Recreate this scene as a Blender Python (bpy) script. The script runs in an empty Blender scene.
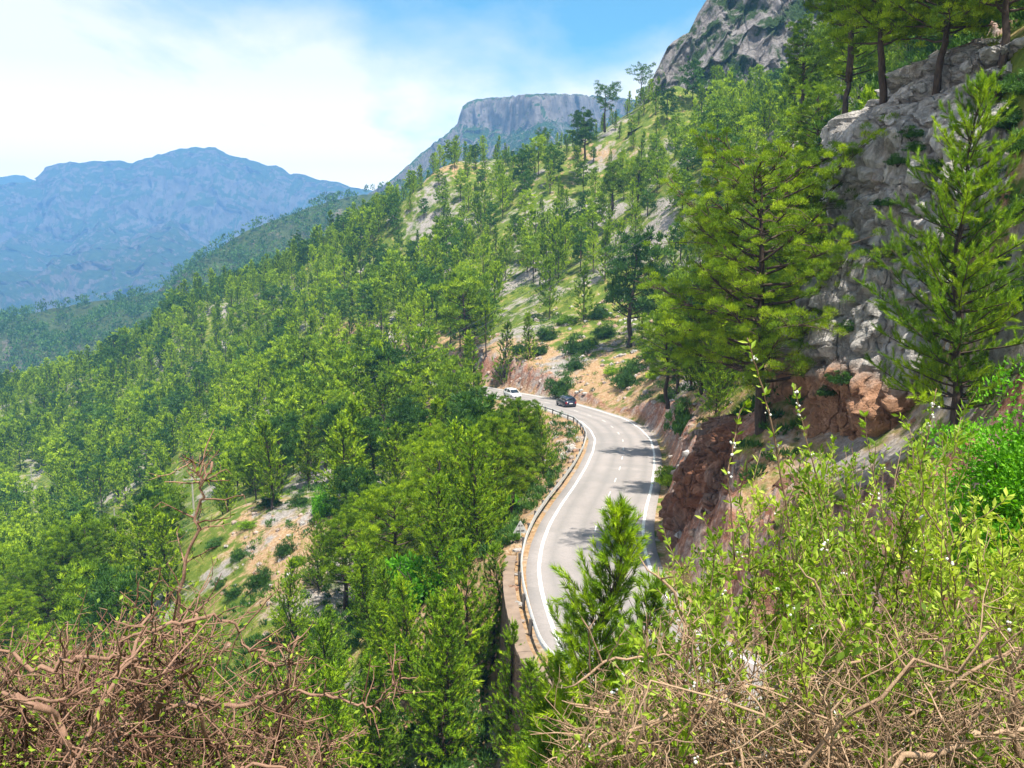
import bpy, math, random, time
import numpy as np
from mathutils import Vector, Matrix
T0 = time.time()
RNG = np.random.default_rng(7)
random.seed(7)
R = math.radians
SC = bpy.context.scene
COL = SC.collection

# ------------------------------------------------------------------ camera model
F, HOR, CAMH = 900.0, 240.0, 19.0
PITCH = math.atan((384 - HOR) / F)
cp, sp = math.cos(PITCH), math.sin(PITCH)

def ray(px, py):
    u, v = (px - 512) / F, (384 - py) / F
    return u, cp + v * sp, -sp + v * cp      # x, y, z direction

def at(px, py, D):
    """point on the sight line through a pixel at horizontal depth D (y)"""
    x, y, z = ray(px, py)
    s = D / y
    return np.array([x * s, D, CAMH + z * s])

def onz(px, py, z=0.0):
    x, y, dz = ray(px, py)
    s = (z - CAMH) / dz
    return np.array([x * s, y * s, z])

def roadlevel(y):
    """the road drops away from the camera at eight in a hundred"""
    return 4.5 - .08 * np.asarray(y, float)

def onroad(px, py):
    x, y, dz = ray(px, py)
    s = (4.5 - CAMH) / (dz + .08 * y)
    return np.array([x * s, y * s, CAMH + dz * s])

_GO = [0, 56, 70, 85, 100, 115, 125, 140, 160, 200, 250, 300, 350, 9999]
_GN = [0, 56, 76, 100, 130, 152, 166, 182, 200, 235, 275, 315, 355, 10004]
def gd(px, D):
    """depth of the ground beyond the near bend"""
    w_ = min(1, max(0, (px - 330) / 60))
    return D + (float(np.interp(D, _GO, _GN)) - D) * w_

def proj(x, y, z):
    z = z - CAMH
    d = y * cp - z * sp
    v = y * sp + z * cp
    d = np.maximum(d, 1e-3)
    return 512 + F * x / d, 384 - F * v / d

# ------------------------------------------------------------------ noise
def _h(ix, iy, iz, s):
    h = (ix * 374761393 + iy * 668265263 + iz * 2147483647 + s * 1274126177) & 0xffffffff
    h = ((h ^ (h >> 13)) * 1274126177) & 0xffffffff
    return ((h ^ (h >> 16)) & 0xffff) / 65535.0

def vn(x, y, z=0.0, s=0):
    x, y, z = np.broadcast_arrays(np.asarray(x, float), np.asarray(y, float), np.asarray(z, float))
    fx, fy, fz = np.floor(x), np.floor(y), np.floor(z)
    ix, iy, iz = fx.astype(np.int64), fy.astype(np.int64), fz.astype(np.int64)
    tx, ty, tz = x - fx, y - fy, z - fz
    tx, ty, tz = [t * t * (3 - 2 * t) for t in (tx, ty, tz)]
    o = 0
    for a in (0, 1):
        for b in (0, 1):
            for c in (0, 1):
                w = (tx if a else 1 - tx) * (ty if b else 1 - ty) * (tz if c else 1 - tz)
                o = o + w * _h(ix + a, iy + b, iz + c, s)
    return o * 2 - 1

def fbm(x, y, z=0.0, o=4, s=0):
    r, a, f = 0, 1, 1
    for i in range(o):
        r = r + a * vn(x * f, y * f, z * f if not np.isscalar(z) else z, s + i)
        a *= .5; f *= 2.03
    return r

def voro(x, y, z, s=0):
    """F1, F2 distances and the cell's random value"""
    ix, iy, iz = [np.floor(q).astype(np.int64) for q in (x, y, z)]
    f1 = np.full(x.shape, 9.0); f2 = np.full(x.shape, 9.0); val = np.zeros(x.shape)
    for a in (-1, 0, 1):
        for b in (-1, 0, 1):
            for c in (-1, 0, 1):
                jx, jy, jz = ix + a, iy + b, iz + c
                dx = jx + _h(jx, jy, jz, s + 1) - x
                dy = jy + _h(jx, jy, jz, s + 2) - y
                dz = jz + _h(jx, jy, jz, s + 3) - z
                d = np.sqrt(dx * dx + dy * dy + dz * dz)
                m = d < f1
                f2 = np.where(m, f1, np.minimum(f2, d))
                val = np.where(m, _h(jx, jy, jz, s + 4), val)
                f1 = np.where(m, d, f1)
    return f1, f2, val

def sstep(a, b, x):
    t = np.clip((x - a) / (b - a), 0, 1)
    return t * t * (3 - 2 * t)

# ------------------------------------------------------------------ objects
def mesh_from(name, V, Fc, mats, attrs=None, smooth=False, fmat=None):
    """V (n,3); Fc (m,3|4) int array or list of such arrays"""
    me = bpy.data.meshes.new(name)
    V = np.asarray(V, np.float32)
    if not isinstance(Fc, list): Fc = [Fc]
    Fc = [np.asarray(f, np.int32) for f in Fc if len(f)]
    nl = sum(f.size for f in Fc); nf = sum(len(f) for f in Fc)
    me.vertices.add(len(V)); me.vertices.foreach_set('co', V.ravel())
    me.loops.add(nl); me.loops.foreach_set('vertex_index', np.concatenate([f.ravel() for f in Fc]))
    me.polygons.add(nf)
    cnt = np.concatenate([np.full(len(f), f.shape[1], np.int32) for f in Fc])
    st = np.concatenate([[0], np.cumsum(cnt)[:-1]]).astype(np.int32)
    me.polygons.foreach_set('loop_start', st)
    me.polygons.foreach_set('loop_total', cnt)
    if fmat is not None: me.polygons.foreach_set('material_index', np.asarray(fmat, np.int32))
    me.polygons.foreach_set('use_smooth', np.full(nf, bool(smooth)))
    for k, a in (attrs or {}).items():
        a = np.asarray(a, np.float32)
        at_ = me.attributes.new(k, 'FLOAT', 'POINT')
        at_.data.foreach_set('value', a)
    for m in (mats if isinstance(mats, (list, tuple)) else [mats]): me.materials.append(m)
    me.update(calc_edges=True); me.validate()
    return me

def link(name, me, parent=None, loc=None):
    o = bpy.data.objects.new(name, me)
    COL.objects.link(o)
    if parent: o.parent = parent
    if loc is not None: o.location = loc
    return o

def tag(o, label=None, cat=None, group=None, kind=None):
    if label: o['label'] = label
    if cat: o['category'] = cat
    if group: o['group'] = group
    if kind: o['kind'] = kind
    return o

def empty(name, loc=(0, 0, 0), rz=0.0):
    o = bpy.data.objects.new(name, None); COL.objects.link(o)
    o.location = loc; o.rotation_euler = (0, 0, rz); o.empty_display_size = .3
    return o

def grid_faces(nu, nv, wrap=False):
    i = np.arange(nu if wrap else nu - 1)[:, None]; j = np.arange(nv - 1)[None, :]
    i2 = (i + 1) % nu
    a = i * nv + j; b = i2 * nv + j; c = i2 * nv + j + 1; d = i * nv + j + 1
    return np.stack([a, b, c, d], -1).reshape(-1, 4)

class MB:
    """collects shapes for one mesh"""
    def __init__(s): s.V = []; s.Q = []; s.T = []; s.n = 0; s.A = []
    def add(s, V, Q=None, T=None, a=0.0):
        V = np.asarray(V, float)
        s.V.append(V); s.A.append(np.full(len(V), a) if np.isscalar(a) else np.asarray(a))
        if Q is not None and len(Q): s.Q.append(np.asarray(Q) + s.n)
        if T is not None and len(T): s.T.append(np.asarray(T) + s.n)
        s.n += len(V)
    def box(s, c, size, rz=0.0, a=0.0, top=1.0):
        hx, hy, hz = [q / 2 for q in size]
        V = np.array([(x * (top if z > 0 else 1), y * (top if z > 0 else 1), z) for x in (-hx, hx) for y in (-hy, hy) for z in (-hz, hz)])
        cr, sr = math.cos(rz), math.sin(rz)
        V = np.stack([V[:, 0] * cr - V[:, 1] * sr, V[:, 0] * sr + V[:, 1] * cr, V[:, 2]], 1) + np.asarray(c)
        s.add(V, [(0, 1, 3, 2), (4, 6, 7, 5), (0, 4, 5, 1), (2, 3, 7, 6), (0, 2, 6, 4), (1, 5, 7, 3)], a=a)
    def tube(s, P, r, n=6, a=0.0, cap=True):
        P = np.asarray(P, float); m = len(P)
        r = np.broadcast_to(np.asarray(r, float), (m,))
        d = np.gradient(P, axis=0); d /= np.linalg.norm(d, axis=1)[:, None] + 1e-9
        up = np.array([0.31, 0.17, 1.0]) if abs(d[0][2]) < .9 else np.array([1.0, .2, .1])
        u = np.cross(d, up); u /= np.linalg.norm(u, axis=1)[:, None] + 1e-9
        w = np.cross(d, u)
        th = np.linspace(0, 2 * np.pi, n, endpoint=False)
        V = P[:, None] + r[:, None, None] * (u[:, None] * np.cos(th)[None, :, None] + w[:, None] * np.sin(th)[None, :, None])
        V = V.reshape(-1, 3)
        i = np.arange(m - 1)[:, None]; j = np.arange(n)[None, :]; j2 = (j + 1) % n
        Q = np.stack([i * n + j, i * n + j2, (i + 1) * n + j2, (i + 1) * n + j], -1).reshape(-1, 4)
        T = None
        if cap:
            V = np.vstack([V, P[:1], P[-1:]]); k = m * n
            T = [(k, (q + 1) % n, q) for q in range(n)] + [(k + 1, (m - 1) * n + q, (m - 1) * n + (q + 1) % n) for q in range(n)]
        s.add(V, Q, T, a=a)
    def build(s, name, mat, parent=None, loc=None, smooth=False):
        V = np.vstack(s.V)
        me = mesh_from(name, V, ([np.vstack(s.Q)] if s.Q else []) + ([np.vstack(s.T)] if s.T else []), mat, {'tint': np.concatenate(s.A)}, smooth)
        return link(name, me, parent, loc)

# ------------------------------------------------------------------ materials
def mat(name):
    m = bpy.data.materials.new(name); m.use_nodes = True
    nt = m.node_tree; nt.nodes.clear()
    return m, nt.nodes, nt.links

def nd(N, t, **k):
    n = N.new(t)
    for a, b in k.items():
        if a == 'inp':
            for q, v in b.items(): n.inputs[q].default_value = v
        else: setattr(n, a, b)
    return n

def ramp(N, L, fac, stops, interp='LINEAR'):
    n = N.new('ShaderNodeValToRGB'); n.color_ramp.interpolation = interp
    e = n.color_ramp.elements
    while len(e) < len(stops): e.new(.5)
    for q, (p, c) in zip(e, stops):
        q.position = p; q.color = (*c, 1) if len(c) == 3 else c
    L.new(fac, n.inputs[0]); return n.outputs[0]

def noise(N, L, scale, detail=4, vec=None, rough=.55, dist=0.0):
    n = nd(N, 'ShaderNodeTexNoise', inp={'Scale': scale, 'Detail': detail, 'Roughness': rough, 'Distortion': dist})
    if vec is not None: L.new(vec, n.inputs['Vector'])
    return n.outputs['Fac']

def mixc(N, L, f, a, b, bt='MIX'):
    n = nd(N, 'ShaderNodeMix', data_type='RGBA', blend_type=bt)
    for i, v in ((0, f), (6, a), (7, b)):
        if isinstance(v, (int, float)): n.inputs[i].default_value = v
        elif isinstance(v, tuple): n.inputs[i].default_value = (*v, 1)
        else: L.new(v, n.inputs[i])
    return n.outputs[2]

def math_(N, L, op, a, b=0.0, clamp=False):
    n = nd(N, 'ShaderNodeMath', operation=op, use_clamp=clamp)
    for i, v in enumerate((a, b)):
        if isinstance(v, (int, float)): n.inputs[i].default_value = v
        else: L.new(v, n.inputs[i])
    return n.outputs[0]

def finish(m, N, L, color, rough=.8, bump=None, bstr=.5, bdist=.1, metal=0.0, spec=.3):
    b = nd(N, 'ShaderNodeBsdfPrincipled', inp={'Roughness': rough, 'Metallic': metal, 'Specular IOR Level': spec})
    if isinstance(color, tuple): b.inputs['Base Color'].default_value = (*color, 1)
    else: L.new(color, b.inputs['Base Color'])
    if bump is not None:
        bn = nd(N, 'ShaderNodeBump', inp={'Strength': bstr, 'Distance': bdist})
        L.new(bump, bn.inputs['Height']); L.new(bn.outputs[0], b.inputs['Normal'])
    o = N.new('ShaderNodeOutputMaterial'); L.new(b.outputs[0], o.inputs[0])
    return m

def plain(name, c, rough=.6, metal=0.0, spec=.4, var=.25, scale=6.0):
    m, N, L = mat(name)
    tc = N.new('ShaderNodeTexCoord')
    n = noise(N, L, scale, 5, tc.outputs['Object'])
    col = ramp(N, L, n, [(.25, tuple(q * (1 - var) for q in c)), (.75, tuple(min(1, q * (1 + var)) for q in c))])
    return finish(m, N, L, col, rough, metal=metal, spec=spec, bump=n, bstr=.15, bdist=.01)

def foliage(name, dark, mid, light, trans=.35, rough=.6):
    """colour from the clump's own tint plus a variation per tree"""
    m, N, L = mat(name)
    a = nd(N, 'ShaderNodeAttribute', attribute_name='tint')
    oi = N.new('ShaderNodeObjectInfo')
    f = math_(N, L, 'ADD', a.outputs['Fac'], math_(N, L, 'MULTIPLY', math_(N, L, 'SUBTRACT', oi.outputs['Random'], .5), .38), True)
    col = ramp(N, L, f, [(0, dark), (.5, mid), (1, light)])
    d = nd(N, 'ShaderNodeBsdfDiffuse'); t = nd(N, 'ShaderNodeBsdfTranslucent')
    L.new(col, d.inputs[0])
    tcol = mixc(N, L, 1.0, col, (1.25, 1.3, .55), 'MULTIPLY'); L.new(tcol, t.inputs[0])
    g = nd(N, 'ShaderNodeBsdfGlossy', inp={'Roughness': .6, 'Color': (1, 1, 1, 1)})
    ms = nd(N, 'ShaderNodeMixShader', inp={0: trans}); L.new(d.outputs[0], ms.inputs[1]); L.new(t.outputs[0], ms.inputs[2])
    m2 = nd(N, 'ShaderNodeMixShader', inp={0: .018}); L.new(ms.outputs[0], m2.inputs[1]); L.new(g.outputs[0], m2.inputs[2])
    o = N.new('ShaderNodeOutputMaterial'); L.new(m2.outputs[0], o.inputs[0])
    return m

def bark(name, a, b, scale=8):
    m, N, L = mat(name)
    tc = N.new('ShaderNodeTexCoord')
    mp = nd(N, 'ShaderNodeMapping', inp={'Scale': (1, 1, .3)}); L.new(tc.outputs['Object'], mp.inputs[0])
    n = noise(N, L, scale, 6, mp.outputs[0], .65)
    at_ = nd(N, 'ShaderNodeAttribute', attribute_name='tint')
    f = math_(N, L, 'ADD', math_(N, L, 'MULTIPLY', n, .7), math_(N, L, 'MULTIPLY', at_.outputs['Fac'], .45), True)
    col = ramp(N, L, f, [(.25, a), (.8, b)])
    return finish(m, N, L, col, .9, n, .6, .03, spec=.15)

def rock_mat(name, base, warm, wamt, dark=(.05, .045, .045), scale=1.0, green=None):
    """limestone: fissured grey, stained orange where the 'warm' attribute says the rock itself is iron-red"""
    m, N, L = mat(name)
    tc = N.new('ShaderNodeTexCoord'); v = tc.outputs['Object']
    n1 = noise(N, L, .35 * scale, 6, v, .6); n2 = noise(N, L, 2.2 * scale, 8, v, .7, .6)
    mp = nd(N, 'ShaderNodeMapping', inp={'Scale': (1, 1, .35), 'Rotation': (.3, .25, 0)}); L.new(v, mp.inputs[0])
    n3 = noise(N, L, 1.1 * scale, 7, mp.outputs[0], .7, 1.2)
    vo = nd(N, 'ShaderNodeTexVoronoi', feature='DISTANCE_TO_EDGE', inp={'Scale': .9 * scale})
    dv = nd(N, 'ShaderNodeMix', data_type='VECTOR', inp={0: .35}); L.new(mp.outputs[0], dv.inputs[4])
    nv = nd(N, 'ShaderNodeTexNoise', inp={'Scale': 1.3 * scale, 'Detail': 4}); L.new(v, nv.inputs['Vector']); L.new(nv.outputs['Color'], dv.inputs[5])
    L.new(dv.outputs[1], vo.inputs['Vector'])
    crack = ramp(N, L, vo.outputs['Distance'], [(0, (0, 0, 0)), (.045, (1, 1, 1))])
    c = ramp(N, L, n2, [(.25, tuple(q * .62 for q in base)), (.5, base), (.75, tuple(q * 1.35 for q in base))])
    c = mixc(N, L, ramp(N, L, n3, [(.44, (0, 0, 0)), (.60, (.8, .8, .8))]), c, tuple(q * .45 for q in base))
    a = nd(N, 'ShaderNodeAttribute', attribute_name='warm')
    wf = math_(N, L, 'ADD', math_(N, L, 'MULTIPLY', a.outputs['Fac'], 1.3), math_(N, L, 'MULTIPLY', math_(N, L, 'SUBTRACT', n1, .5), 2.2))
    wf = ramp(N, L, wf, [(.35 - wamt * .2, (0, 0, 0)), (.8, (1, 1, 1))])
    wc = ramp(N, L, n2, [(.25, tuple(q * .55 for q in warm)), (.55, warm), (.8, (min(1, warm[0] * 1.5), warm[1] * 1.75, warm[2] * 2.2))])
    c = mixc(N, L, wf, c, wc)
    c = mixc(N, L, crack, mixc(N, L, .35, c, dark), c)
    if green:
        gn = noise(N, L, .8 * scale, 6, v, .7)
        c = mixc(N, L, ramp(N, L, gn, [(.47, (0, 0, 0)), (.56, (1, 1, 1))]), c, green)
    h = math_(N, L, 'ADD', math_(N, L, 'MULTIPLY', n2, 1.0), math_(N, L, 'MULTIPLY', crack, .35))
    h = math_(N, L, 'ADD', h, math_(N, L, 'MULTIPLY', n3, .8))
    return finish(m, N, L, c, .92, h, 1.0, .6 / scale, spec=.15)

M = {}
M['pine'] = foliage('pine_needles', (.022, .060, .005), (.145, .255, .005), (.40, .53, .009), .18)
M['pine_dark'] = foliage('dark_needles', (.016, .055, .012), (.045, .12, .014), (.11, .22, .020), .22)
M['young'] = foliage('young_needles', (.034, .085, .006), (.17, .31, .007), (.43, .57, .012), .2)
M['shrub'] = foliage('shrub_leaves', (.018, .055, .012), (.045, .12, .018), (.11, .22, .03), .25)
M['fig'] = foliage('bright_leaves', (.05, .18, .006), (.16, .43, .010), (.34, .64, .02), .35)
M['leaf'] = foliage('small_leaves', (.06, .12, .010), (.23, .36, .016), (.50, .58, .07), .4)
M['grass'] = foliage('dry_grass', (.10, .16, .03), (.26, .30, .05), (.45, .38, .14), .35)
M['bark'] = bark('pine_bark', (.035, .026, .022), (.17, .12, .09))
M['twig'] = bark('dead_twig', (.085, .042, .022), (.46, .31, .20), 30)
M['twig_red'] = bark('red_twig', (.05, .018, .010), (.34, .20, .14), 30)
M['silver'] = foliage('silver_leaves', (.12, .16, .10), (.25, .30, .2), (.42, .46, .36), .3)
M['grey_rock'] = rock_mat('grey_limestone', (.68, .64, .61), (.52, .29, .18), .2)
M['red_rock'] = rock_mat('red_rock', (.34, .26, .22), (.34, .155, .09), .7)
M['crag'] = rock_mat('crag_limestone', (.34, .31, .31), (.36, .24, .18), .1, scale=.16, green=(.045, .085, .025))

def ground_mat():
    m, N, L = mat('hillside_soil')
    g = N.new('ShaderNodeNewGeometry'); v = g.outputs['Position']
    n1 = noise(N, L, .05, 6, v, .6); n2 = noise(N, L, .45, 7, v, .65); n3 = noise(N, L, 3.0, 6, v, .7)
    grass = ramp(N, L, n2, [(.3, (.055, .10, .014)), (.5, (.115, .155, .022)), (.7, (.28, .26, .07))])
    soil = ramp(N, L, n3, [(.25, (.15, .085, .045)), (.5, (.36, .225, .12)), (.75, (.50, .41, .30))])
    stone = ramp(N, L, n3, [(.3, (.14, .12, .11)), (.7, (.42, .38, .35))])
    a = nd(N, 'ShaderNodeAttribute', attribute_name='soil')
    f = math_(N, L, 'ADD', a.outputs['Fac'], math_(N, L, 'MULTIPLY', math_(N, L, 'SUBTRACT', n2, .5), 2.6))
    c = mixc(N, L, ramp(N, L, f, [(.34, (0, 0, 0)), (.66, (1, 1, 1))]), grass, soil)
    f2 = ramp(N, L, math_(N, L, 'ADD', n1, math_(N, L, 'MULTIPLY', n2, .5)), [(.78, (0, 0, 0)), (.86, (1, 1, 1))])
    c = mixc(N, L, f2, c, stone)
    b = nd(N, 'ShaderNodeAttribute', attribute_name='bank')
    vo = nd(N, 'ShaderNodeTexVoronoi', feature='DISTANCE_TO_EDGE', inp={'Scale': .9}); L.new(v, vo.inputs['Vector'])
    redr = ramp(N, L, n3, [(.25, (.07, .035, .028)), (.5, (.26, .12, .075)), (.72, (.50, .33, .25))])
    redr = mixc(N, L, ramp(N, L, n2, [(.45, (0, 0, 0)), (.65, (1, 1, 1))]), redr, stone)
    c = mixc(N, L, b.outputs['Fac'], c, redr)
    return finish(m, N, L, c, .95, math_(N, L, 'ADD', n3, n2), .8, .25, spec=.1)
M['ground'] = ground_mat()

# ------------------------------------------------------------------ road geometry
edge_px = [(563.7, 658.7), (551.5, 627), (541, 594), (537.5, 570), (541, 546), (549, 525), (561, 505), (573.8, 487), (585.5, 467.8),
           (592.5, 452), (594.8, 439.7), (590, 430), (580, 421), (557, 412.5), (534, 405), (505, 399), (450, 388), (400, 380)]
LE = np.array([onroad(*p)[:2] for p in edge_px])
# the bend goes on below the camera's knoll, and beyond the far bend round the hill
LE = np.vstack([[(15.5, 2), (11.5, 12), (7.2, 23), (4.6, 31)], LE, [(-33, 212), (-46, 240), (-66, 272)]])
def resample(P, step):
    d = np.r_[0, np.cumsum(np.linalg.norm(np.diff(P, axis=0), axis=1))]
    t = np.arange(0, d[-1], step)
    return np.stack([np.interp(t, d, P[:, k]) for k in range(P.shape[1])], 1)
LE = resample(LE, .6)
k = np.exp(-np.linspace(-2, 2, 11) ** 2); k /= k.sum()
pad = np.vstack([np.repeat(LE[:1], 5, 0), LE, np.repeat(LE[-1:], 5, 0)])
LE = np.stack([np.convolve(pad[:, i], k, 'valid') for i in (0, 1)], 1)[4:-4]
RT = np.gradient(LE, axis=0); RT /= np.linalg.norm(RT, axis=1)[:, None]
RN = np.stack([RT[:, 1], -RT[:, 0]], 1)           # to the right, uphill
RW = 6.4
CL = LE + RN * RW / 2
RZ = roadlevel(CL[:, 1])
RS = np.r_[0, np.cumsum(np.linalg.norm(np.diff(CL, axis=0), axis=1))]

def road_sd(x, y):
    """signed distance from the centre line (+ uphill), nearest index"""
    x = np.asarray(x, float); shp = x.shape
    P = np.stack([x.ravel(), np.asarray(y, float).ravel()], 1)
    out = np.full(len(P), 999.0); idx = np.zeros(len(P), int)
    sel = np.where((P[:, 0] > -120) & (P[:, 0] < 60) & (P[:, 1] > -10) & (P[:, 1] < 300))[0]
    for c0 in range(0, len(sel), 20000):
        q = sel[c0:c0 + 20000]
        d2 = ((P[q][:, None] - CL[None]) ** 2).sum(-1)
        j = d2.argmin(1); idx[q] = j
        dv = P[q] - CL[j]
        sgn = np.sign((dv * RN[j]).sum(1)); sgn[sgn == 0] = 1
        out[q] = np.sqrt(d2[np.arange(len(q)), j]) * sgn
    return out.reshape(shp), idx.reshape(shp)

# ------------------------------------------------------------------ terrain
sky_pts = [(-150, 470, 420), (-60, 440, 430), (0, 408, 430), (60, 388, 430), (137, 352, 425), (187, 306, 415), (250, 290, 400), (309, 258, 385), (351, 236, 370),
           (392, 204, 355), (442, 170, 335), (480, 178, 320), (520, 172, 310), (560, 154, 300), (600, 132, 290), (640, 108, 290),
           (668, 84, 290), (705, 92, 290), (760, 92, 290), (830, 78, 290), (900, 40, 300)]
mid_pts = [(100, 420, 350), (200, 370, 340), (300, 320, 320), (400, 262, 300), (480, 222, 280), (560, 200, 250), (620, 180, 250),
           (20, 470, 320), (100, 450, 290), (200, 425, 250), (300, 390, 215), (380, 350, 200), (440, 330, 180),
           (0, 560, 220), (60, 525, 225), (116, 528, 205), (190, 508, 190), (260, 475, 170), (330, 450, 150), (385, 418, 132),
           (338, 490, 120), (290, 500, 114), (240, 515, 110), (190, 562, 106), (140, 600, 106), (60, 628, 112), (0, 645, 118),
           (270, 545, 98), (280, 600, 75), (200, 620, 88), (300, 650, 65), (380, 600, 70), (400, 700, 48), (300, 768, 50), (100, 768, 75),
           (450, 560, 72), (450, 640, 55), (480, 750, 43), (480, 480, 85), (440, 420, 115), (430, 450, 105),
           (480, 350, 142), (560, 365, 122), (560, 335, 135), (620, 345, 122), (650, 385, 100), (640, 300, 145), (700, 330, 108),
           (740, 300, 100), (790, 300, 80), (820, 250, 92), (830, 200, 112), (750, 200, 140), (680, 200, 180), (640, 200, 210),
           (560, 260, 200), (520, 300, 170), (470, 290, 210), (700, 150, 220), (780, 120, 220), (830, 100, 200), (690, 405, 84), (712, 415, 70), (730, 425, 56), (775, 400, 48)]
ctrl = [at(p[0], p[1], gd(p[0], p[2])) for p in sky_pts + mid_pts]
for p in sky_pts:
    q = at(*p); q2 = at(p[0], p[1], p[2] + 170); ctrl.append(np.array([q2[0], q2[1], q[2] + (-75 if p[0] < 690 else 30)]))
ctrl += [np.array(c, float) for c in [
    (16, 44, 9.8), (30, 45, 19), (30, 30, 19.5), (18, 33, 12.8), (24, 18, 16), (42, 60, 30), (55, 100, 46), (75, 150, 72), (105, 100, 84), (100, 30, 60), (60, 20, 36),
    (110, 200, 90), (170, 290, 120), (0, -2, 17.3), (4, -2, 17.5), (0, 3, 16.3), (4, 4, 16.0), (-4, 3, 15.6), (-8, 8, 9), (0, 8, 12.0), (4, 10, 11), (3, 18, 5.8), (-1, 24, 0.0), (-6, 27, -2.5),
    (-1, 38, -5), (-20, 0, 4), (-22, 22, -5), (-45, 20, -19), (-62, 52, -32), (-100, 100, -55), (-160, 160, -72), (-110, 0, -55), (-230, 260, -95), (-180, 190, -70),
    (-330, 330, -110), (-300, 520, -170), (-120, 600, -60), (40, -30, 22), (0, -30, 18), (-40, -30, -8), (100, -40, 50), (-120, -60, -60)]]
ctrl = np.array(ctrl)
def _tps(P, Z, lam=2e-3, sc=100.0):
    X = P / sc; n = len(X)
    r2 = ((X[:, None] - X[None]) ** 2).sum(-1)
    K = .5 * r2 * np.log(r2 + 1e-12) + lam * np.eye(n) * .05
    Pm = np.c_[np.ones(n), X]
    A = np.block([[K, Pm], [Pm.T, np.zeros((3, 3))]])
    w = np.linalg.solve(A, np.r_[Z, 0, 0, 0])
    def f(x, y):
        s = np.shape(x); q = np.stack([np.ravel(x), np.ravel(y)], 1) / sc
        o = np.empty(len(q))
        for c0 in range(0, len(q), 50000):
            qq = q[c0:c0 + 50000]
            r2 = ((qq[:, None] - X[None]) ** 2).sum(-1)
            o[c0:c0 + 50000] = (.5 * r2 * np.log(r2 + 1e-12)) @ w[:n] + w[n] + qq @ w[n + 1:]
        return o.reshape(s)
    return f
base_h = _tps(ctrl[:, :2], ctrl[:, 2])

WALL_D0, WALL_D1 = 20.0, 53.0        # the retaining wall holds up the road between these depths
def height(x, y, want=False):
    x = np.asarray(x, float); y = np.asarray(y, float)
    dist = np.hypot(x, y)
    z = base_h(x, y)
    z = z + fbm(x / 14, y / 14, 0, 4, 11) * np.clip(dist / 200, .12, 1.6) + fbm(x / 55, y / 55, 0, 3, 12) * np.clip((dist - 60) / 60, 0, 4.5)
    # shelf of rock behind the big limestone cliff
    z = z + 13.5 * sstep(17.5, 22.5, x - (y - 44) * .03) * sstep(27, 33, y) * (1 - sstep(54, 64, y)) * (1 - sstep(34, 60, x))
    s, j = road_sd(x, y)
    as_ = np.abs(s)
    zr = RZ[j]; z = z - zr
    e = RW / 2 + .7
    bn = vn(x / 3.1, y / 3.1, 0, 5) * .5 + vn(x / 1.1, y / 1.1, 0, 6) * .5
    # uphill: a rough cut bank
    up = np.maximum(0, s - e - .5)
    cut = up * (2.2 + .8 * bn) + .12 * np.minimum(up, 2) + .25 * bn * np.minimum(up, 1)
    zu = np.minimum(np.maximum(z, -.2 + .1 * up), cut)
    bankw = np.where((s > e) & (cut < z + 1.0), 1.0, 0.0) * sstep(e + .2, e + 1.0, s)
    # downhill: shoulder, then either the wall or a rough fill slope
    dn = np.maximum(0, -s - e - 1.0)
    yy = y
    wallw = sstep(WALL_D0 - 2, WALL_D0, yy) * (1 - sstep(WALL_D1 - .6, WALL_D1 + .6, yy))
    fill = -dn * (.62 + .15 * bn)
    fillw = -5.6 * sstep(4.65, 4.9, -s) - .3 * np.maximum(0, dn - .5)
    zf = fill * (1 - wallw) + fillw * wallw
    zd = np.where(wallw > .5, np.minimum(zf, np.maximum(z, zf)), np.maximum(zf, np.minimum(z, .4)))
    zd = np.where(wallw > .5, zf + (z - zf) * sstep(1, 7, dn), zf + (z - zf) * sstep(2, 16, dn))
    near = as_ < 60
    z2 = np.where(s > 0, zu, zd)
    z2 = np.where(as_ < e + (s < 0) * .6, np.where((wallw > .5) & (s < -4.65), z2, -.03), z2)
    z = np.where(near, z2, z) + zr
    if want: return z, s, bankw
    return z

# polar grid round the camera: fine inside the view, coarse elsewhere
az = np.r_[np.arange(-180, -44, 4.0), np.arange(-44, 44, .16), np.arange(44, 180.1, 4.0)]
rr = np.r_[0.6, np.geomspace(1.2, 25, 70), np.geomspace(25.2, 150, 330), np.geomspace(151, 760, 150)]
AZ, RR = np.meshgrid(np.radians(az), rr, indexing='ij')
GX, GY = RR * np.sin(AZ), RR * np.cos(AZ)
GZ, GS, GB = height(GX, GY, True)
# break up the bank with blocky relief
f1, f2, fv = voro(GX / 1.6, GY / 1.6, GZ / 1.6, 3)
GXo = GX.copy()
gpx, gpy = proj(GX, GY, GZ)
def blob(cx, cy, rx, ry): return np.exp(-(((gpx - cx) / rx) ** 2 + ((gpy - cy) / ry) ** 2))
soil = (.80 * blob(280, 550, 52, 60) * (RR < 135) + np.where(GS > 0, .42, .72) * (np.abs(GS) < 14) * (np.abs(GS) > 3) + .34 * blob(590, 360, 120, 40) * (RR > 90) + .12 * blob(560, 170, 120, 40)
        + .9 * blob(405, 425, 26, 45) + .5 * blob(440, 165, 30, 14) + .6 * blob(600, 155, 22, 8) + .6 * blob(10, 432, 14, 8) + .5 * blob(330, 640, 40, 60) + .8 * blob(515, 640, 15, 90) + .12)
bankz = GB * (.5 + 1.2 * fv) * .35
GZ = GZ + np.where(GB > 0, (fv - .5) * 1.0 * sstep(.4, 2.0, GS - 3.9) + .35 * fbm(GX / .7, GY / .7, 0, 3, 8) * sstep(.4, 2.0, GS - 3.9), 0)
V = np.stack([GX, GY, GZ], -1).reshape(-1, 3)
Fg = grid_faces(len(az), len(rr))
me = mesh_from('ground', V, Fg, M['ground'], {'soil': np.clip(soil, 0, 1).ravel(), 'bank': GB.ravel()}, True)
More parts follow.
